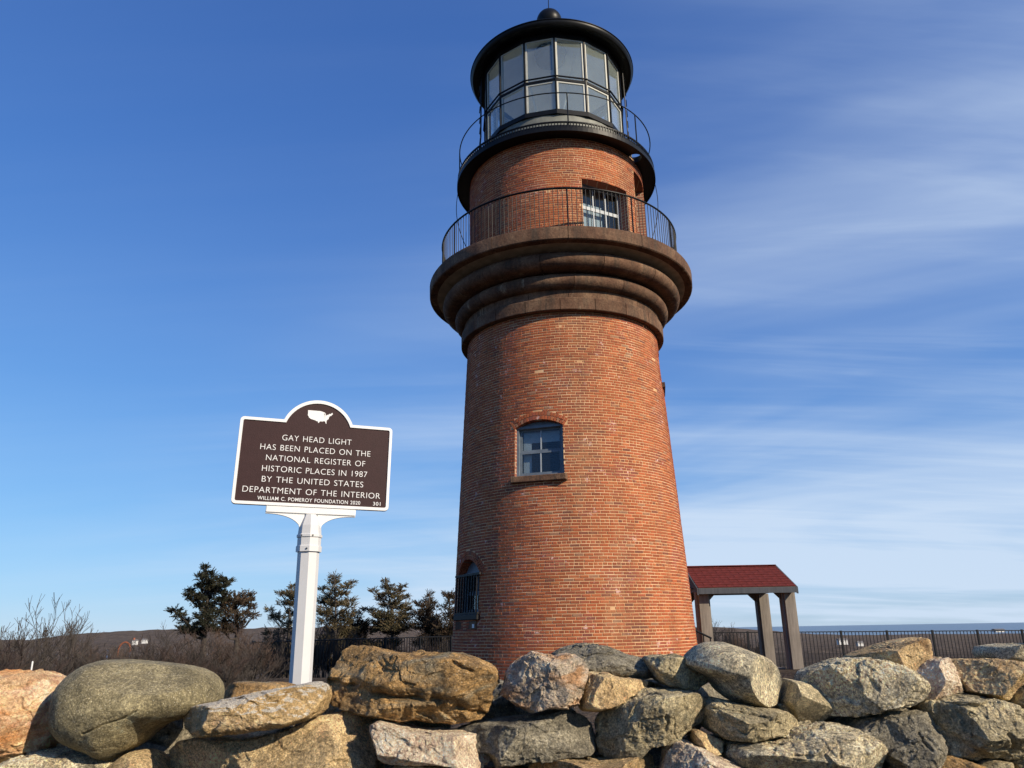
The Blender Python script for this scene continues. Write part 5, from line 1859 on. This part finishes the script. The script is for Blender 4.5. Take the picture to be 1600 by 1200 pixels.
traced_tree('dark bushy cedar close against the tall pine', 'tree', C1, [(900, 390, 70, 36), (1010, 370, 60, 34), (1050, 410, 40, 32), (760, 440, 80, 45), (850, 440, 80, 55), (940, 460, 90, 55), (1060, 490, 45, 32), (800, 530, 90, 45), (900, 560, 90, 45), (1080, 580, 40, 32), (750, 620, 80, 45), (860, 640, 90, 45), (960, 600, 55, 45), (790, 720, 70, 40)], [(900, 1250), (920, 900), (930, 700), (900, 500), (940, 350)], 15.6, M['cedar2'], 22, GRP, 0.045, 1.3, 0.9)
traced_tree('brown cedar half hidden by the sign post on its left', 'tree', C1, [(1460, 290, 35, 28), (1340, 360, 40, 28), (1420, 350, 60, 36), (1440, 440, 60, 45), (1360, 450, 50, 36), (1240, 520, 45, 30), (1300, 570, 50, 34), (1270, 600, 40, 26), (1440, 540, 50, 36), (1480, 380, 50, 40)], [(1430, 1200), (1420, 800), (1430, 600), (1440, 300)], 26.0, M['cedar'], 23, GRP, 0.058, 1.0, 1.2)
traced_tree('bronze cedar just right of the sign post', 'tree', C2, [(325, 200, 50, 36), (300, 250, 60, 28), (440, 290, 60, 26), (500, 250, 30, 18), (320, 320, 70, 36), (200, 310, 40, 28), (410, 350, 50, 26), (290, 390, 90, 36), (470, 420, 60, 28), (200, 430, 60, 36), (350, 460, 90, 45), (480, 470, 60, 36), (220, 520, 80, 45), (340, 560, 100, 45), (450, 560, 70, 45), (250, 620, 90, 45), (400, 640, 90, 45), (320, 720, 100, 45)], [(330, 1200), (330, 800), (335, 500), (325, 180)], 27.0, M['cedar'], 24, GRP, 0.058, 1.2, 1.6)
traced_tree('low dark cedar between the two bronze cedars', 'tree', C2, [(540, 560, 50, 45), (520, 640, 60, 50), (560, 700, 70, 50), (610, 640, 60, 40), (640, 720, 70, 40)], [(550, 1200), (550, 800), (545, 560)], 28.5, M['cedar2'], 25, GRP, 0.058, 1.2, 1.2)
traced_tree('widest bronze cedar with spreading tiers, midway to the tower', 'tree', C2, [(810, 240, 40, 22), (850, 290, 60, 26), (700, 330, 40, 20), (980, 290, 40, 22), (760, 390, 60, 26), (880, 350, 70, 34), (930, 400, 60, 28), (1010, 390, 40, 26), (640, 510, 60, 22), (720, 530, 60, 26), (820, 470, 80, 34), (920, 480, 90, 45), (1020, 480, 60, 36), (800, 560, 90, 36), (900, 600, 110, 45), (1010, 580, 80, 45), (760, 640, 80, 45), (880, 680, 120, 45), (1020, 670, 90, 45)], [(880, 1200), (880, 800), (870, 500), (815, 220)], 27.5, M['cedar'], 26, GRP, 0.058, 1.2, 1.8)
traced_tree('narrow dark cedar second from the tower', 'tree', C2, [(1240, 370, 30, 32), (1220, 430, 50, 32), (1130, 460, 50, 34), (1270, 480, 50, 34), (1200, 520, 70, 36), (1120, 550, 60, 36), (1280, 570, 60, 36), (1200, 600, 80, 45), (1140, 660, 80, 45), (1290, 650, 70, 45)], [(1210, 1200), (1210, 800), (1230, 500), (1240, 350)], 27.0, M['cedar2'], 27, GRP, 0.058, 1.2, 1.4)
traced_tree('thin cedar nearest the left side of the tower', 'tree', C2, [(1400, 360, 30, 26), (1450, 370, 40, 26), (1440, 440, 50, 34), (1370, 500, 40, 34), (1450, 520, 50, 36), (1430, 600, 60, 45), (1440, 680, 60, 45), (1500, 420, 40, 36), (1520, 560, 50, 50)], [(1440, 1200), (1440, 800), (1440, 600), (1420, 340)], 26.0, M['cedar2'], 28, GRP, 0.058, 1.0, 1.2)


def grow_shrub(seed, height, stems, spread, levels=4, wiry=0.35, fork=0.75, lift=0.0):
    """bare twiggy shrub: (stem mesh, twig mesh)"""
    rr = random.Random(seed)
    a_, b_ = MB(), MB()

    def branch(p, d, l, r, lev):
        pts, rads_ = [p], [r]
        q = p
        seg = 4 if lev < 2 else 3
        for i in range(seg):
            d = (d + Vector((rr.uniform(-1, 1), rr.uniform(-1, 1), rr.uniform(-0.4, 0.9))) * wiry * 0.5).normalized()
            q = q + d * l / seg
            pts.append(q)
            rads_.append(max(0.0022, r * (1 - 0.5 * (i + 1) / seg)))
        (a_ if lev < 2 else b_).tube(pts, rads_, 5 if lev < 2 else 3, False)
        if lev >= levels:
            return
        kids = rr.randint(3, 5) if lev < 3 else rr.randint(2, 4)
        for k in range(kids):
            s_ = rr.uniform(0.3, 1.0)
            i = min(seg - 1, int(s_ * seg))
            base = pts[i].lerp(pts[i + 1], s_ * seg - i if s_ < 1 else 1)
            nd = (d + Vector((rr.uniform(-1, 1), rr.uniform(-1, 1), rr.uniform(-0.1, 0.7))) * fork + Vector((0, 0, lift))).normalized()
            branch(base, nd, l * rr.uniform(0.45, 0.72), max(0.0025, r * 0.52), lev + 1)

    for k in range(stems):
        an = rr.uniform(0, 2 * math.pi) if fork > 0.7 else 2 * math.pi * k / stems + rr.uniform(-0.3, 0.3)
        sp = rr.uniform(0.1, 1) * spread
        d = Vector((math.cos(an) * sp, math.sin(an) * sp, 1)).normalized()
        branch(Vector((math.cos(an) * 0.12, math.sin(an) * 0.12, -0.08)), d, height * rr.uniform(0.42, 0.6), 0.020 * height / 1.6, 0)
    ma, mb_ = a_.mesh('stems'), b_.mesh('twigs')
    return ma, mb_


def shrub(x, Y, tag_label, proto, sx=1.0, sz=1.0, rz=0.0, mat='twig', group=None):
    p_ = at(x, 1030, Y)
    z = ground_h(p_.x, Y)
    root = empty('bare_shrub', (p_.x, Y, z), rz)
    root.scale = (sx, sx, sz)
    tag(root, tag_label, 'shrub', group)
    for nm, me in (('stems', proto[0]), ('twigs', proto[1])):
        o = link(nm, me, None, root)
    return root


protos = []
for i, (h, st, sp, lv) in enumerate(((1.5, 8, 0.9, 4), (1.3, 12, 1.0, 4), (1.7, 6, 0.7, 4), (1.0, 13, 1.2, 4))):
    pr = grow_shrub(40 + i, h, st, sp, lv)
    for me, mt in ((pr[0], 'bark' if i % 2 == 0 else 'twig'), (pr[1], 'twig' if i != 1 else 'twigred')):
        me.materials.append(M[mt])
    protos.append(pr)



def fan_shrub(seed, stems, height):
    """rounded bare crown: stems fork again and again and curve upwards"""
    rr = random.Random(seed)
    a_, b_ = MB(), MB()

    def go(p, d, l, r, lev):
        pts, rad_ = [p], [r]
        q, dd = p, d
        for i in range(3):
            dd = (dd + Vector((rr.uniform(-1, 1), rr.uniform(-1, 1), rr.uniform(-0.3, 1.0))) * 0.12).normalized()
            q = q + dd * l / 3
            pts.append(q)
            rad_.append(max(0.0032, r * (1 - 0.3 * (i + 1) / 3)))
        (a_ if lev < 2 else b_).tube(pts, rad_, 5 if lev < 2 else 3, False)
        if lev >= 5:
            return
        for k in range(2 if rr.random() < 0.6 else 3):
            side = Vector((rr.uniform(-1, 1), rr.uniform(-1, 1), rr.uniform(-0.5, 0.6)))
            nd = (dd + side * 0.48 + Vector((0, 0, 0.10))).normalized()
            go(pts[-1] if k < 2 else pts[-2], nd, l * rr.uniform(0.62, 0.86), max(0.0034, r * 0.66), lev + 1)

    for k in range(stems):
        an = 2 * math.pi * k / stems + rr.uniform(-0.3, 0.3)
        sp = rr.uniform(0.15, 0.62)
        go(Vector((math.cos(an) * 0.04, math.sin(an) * 0.04, -0.08)), Vector((math.cos(an) * sp, math.sin(an) * sp, 1)).normalized(), height * rr.uniform(0.30, 0.38), 0.020, 0)
    return a_.mesh('stems'), b_.mesh('twigs')


big = fan_shrub(5, 6, 1.95)
big[0].materials.append(M['bark'])
big[1].materials.append(M['twig'])
shrub(66, 12.5, 'tall bare fan shaped shrub rising above the rest at far left', big, 0.88, 0.74, 1.4)
SH_G = 'bare shrubs behind the wall on the left'
spots = []
srr = random.Random(5)
for (x, Y, pi, s_) in ((-20, 8.5, 1, 1.0), (8, 9.5, 0, 1.1), (40, 10.0, 3, 1.2), (75, 9.0, 1, 0.9), (100, 11.0, 0, 1.0), (125, 9.5, 3, 1.1), (150, 12.0, 1, 1.1), (178, 11.0, 2, 0.9), (205, 13.0, 3, 1.2), (232, 12.0, 1, 1.0), (262, 11.5, 0, 0.95), (285, 13.5, 3, 1.2), (305, 10.5, 1, 0.9), (330, 12.5, 2, 0.9), (350, 11.0, 3, 1.1), (372, 13.0, 1, 1.1), (390, 12.0, 0, 0.85), (415, 20.5, 1, 1.3), (440, 21.5, 3, 1.4), (470, 21.0, 0, 1.2), (505, 21.5, 1, 1.3), (540, 22.0, 3, 1.4), (580, 23.0, 1, 1.3), (620, 23.5, 3, 1.4), (660, 24.5, 1, 1.3), (700, 25.0, 0, 1.2), (20, 16.0, 0, 1.2), (60, 17.0, 1, 1.3), (110, 16.5, 2, 1.0), (160, 17.5, 0, 1.2), (215, 18.0, 1, 1.2), (270, 17.5, 0, 1.1), (330, 18.0, 1, 1.3)):
    lab_ = 'bare brown twiggy shrub in the thicket at far left behind the wall' if x < 250 else ('low bare shrub around the trunks of the dark pine' if x < 400 else 'bare shrub behind the left iron fence, below the cedars')
    p_ = shrub(x, Y, lab_, protos[pi], s_ * 0.85, s_ * (0.62 if Y < 20 else 0.8) * srr.uniform(0.8, 1.1), srr.uniform(0, 6.28), group='far left thicket' if x < 250 else ('shrubs round the pine' if x < 400 else 'shrubs behind the left fence'))
for (x, Y, pi, s_) in ((1085, 30, 0, 0.85), (1122, 31, 0, 0.95), (1150, 32, 1, 0.9), (1175, 33, 3, 0.9)):
    shrub(x, Y, 'bare shrub beyond the iron fence, seen through the timber shelter', protos[pi], s_, s_ * 1.1, srr.uniform(0, 6.28), group='bare shrubs seen through the shelter')

# ------------------------------------------------------------------ far small things
M['housewhite'] = simple('far_white_wall', (0.62, 0.61, 0.58), 0.8, 0.05, 1, 0, 0)
M['housegrey'] = simple('far_grey_roof', (0.16, 0.15, 0.145), 0.9, 0.1, 1, 0, 0)
M['brickfar'] = simple('far_red_brick', (0.36, 0.12, 0.06), 0.9, 0.15, 3, 0, 0)
M['orange'] = simple('rusty_orange_arch', (0.26, 0.085, 0.04), 0.8, 0.15, 3, 0, 0)


def far_house(x, y, Y, w, h, label, wallmat, chimney=False):
    p_ = at(x, y, Y)
    z = p_.z
    root = empty('house', (p_.x, Y, z))
    tag(root, label, 'house', 'far houses')
    d = w * 0.8
    MB().box((-w / 2, -d / 2, -h * 0.8), (w / 2, d / 2, h)).build('wall', wallmat, root)
    r = MB().add([(-w * 0.55, -d * 0.58, h), (w * 0.55, -d * 0.58, h), (w * 0.55, d * 0.58, h), (-w * 0.55, d * 0.58, h), (-w * 0.55, 0, h * 1.65), (w * 0.55, 0, h * 1.65)], [(0, 1, 5, 4), (2, 3, 4, 5), (1, 2, 5), (3, 0, 4), (3, 2, 1, 0)])
    ro = r.build('roof', M['housegrey'], root)
    if chimney:
        MB().box((-w * 0.35, -0.5, h), (-w * 0.35 + w * 0.16, 0.5, h * 2.3)).build('chimney', M['brickfar'], ro)
    for k in (-0.28, 0.0, 0.28):
        MB().box((w * k - w * 0.06, -d / 2 - 0.03, h * 0.25), (w * k + w * 0.06, -d / 2 + 0.02, h * 0.7)).build('window', M['housegrey'], root)
    return root


far_house(226, 1003, 420, 2.6, 1.0, 'far white house with a grey roof on the left hillside', M['housewhite'])
far_house(211, 1005, 400, 2.2, 1.1, 'far small house with a red brick chimney on the left hillside', M['housewhite'], True)
far_house(1316, 1004, 330, 3.4, 1.0, 'larger white far house seen through the right fence', M['housewhite'])
far_house(1344, 1007, 340, 2.6, 0.8, 'smaller white far house seen through the right fence', M['housewhite'])
far_house(1560, 986, 900, 10, 1.5, 'far white house low behind the right end of the fence', M['housewhite'])
# rusty arch standing beyond the thicket
p0, p1, pt = at(187, 1017, 34), at(206, 1017, 34), at(196, 1003.5, 34)
ar = empty('garden_arch', (pt.x, 34, ground_h(pt.x, 34)))
tag(ar, 'small rusty orange arch standing beyond the left thicket', 'arch')
b = MB()
wr = (p1.x - p0.x) / 2
zz0 = p0.z - ground_h(pt.x, 34)
pts = [(-wr, 0, -0.2), (-wr, 0, zz0)] + [(wr * -math.cos(math.pi * k / 10), 0, zz0 + (pt.z - p0.z) * math.sin(math.pi * k / 10)) for k in range(1, 10)] + [(wr, 0, zz0), (wr, 0, -0.2)]
b.tube(pts, 0.036, 6).build('arch_band', M['orange'], ar, True)
for (x, ya, yb, lab) in ((167, 1016, 1026, 'short white marker post left of the rusty arch'), (203, 1018, 1027, 'short white marker post under the rusty arch'), (49, 1033, 1046, 'short pale marker post at far left behind the wall'), (1538, 1012, 1034, 'thin pale stake in front of the right fence')):
    Yp = 22.0 if x > 100 else 7.0
    if x > 1000:
        Yp = 19.0
    q0, q1 = at(x, yb, Yp), at(x, ya, Yp)
    gz_ = ground_h(q0.x, Yp)
    r_ = empty('marker_post', (q0.x, Yp, gz_))
    tag(r_, lab, 'post')
    hh = q1.z - gz_
    rad_ = (0.007 if x < 100 else 0.018) if x < 1000 else 0.008
    MB().tube([(0, 0, -0.1), (0, 0, hh - 0.01), (0, 0, hh)], [rad_, rad_, rad_ * 0.6], 8).build('shaft', M['winwhite'], r_)
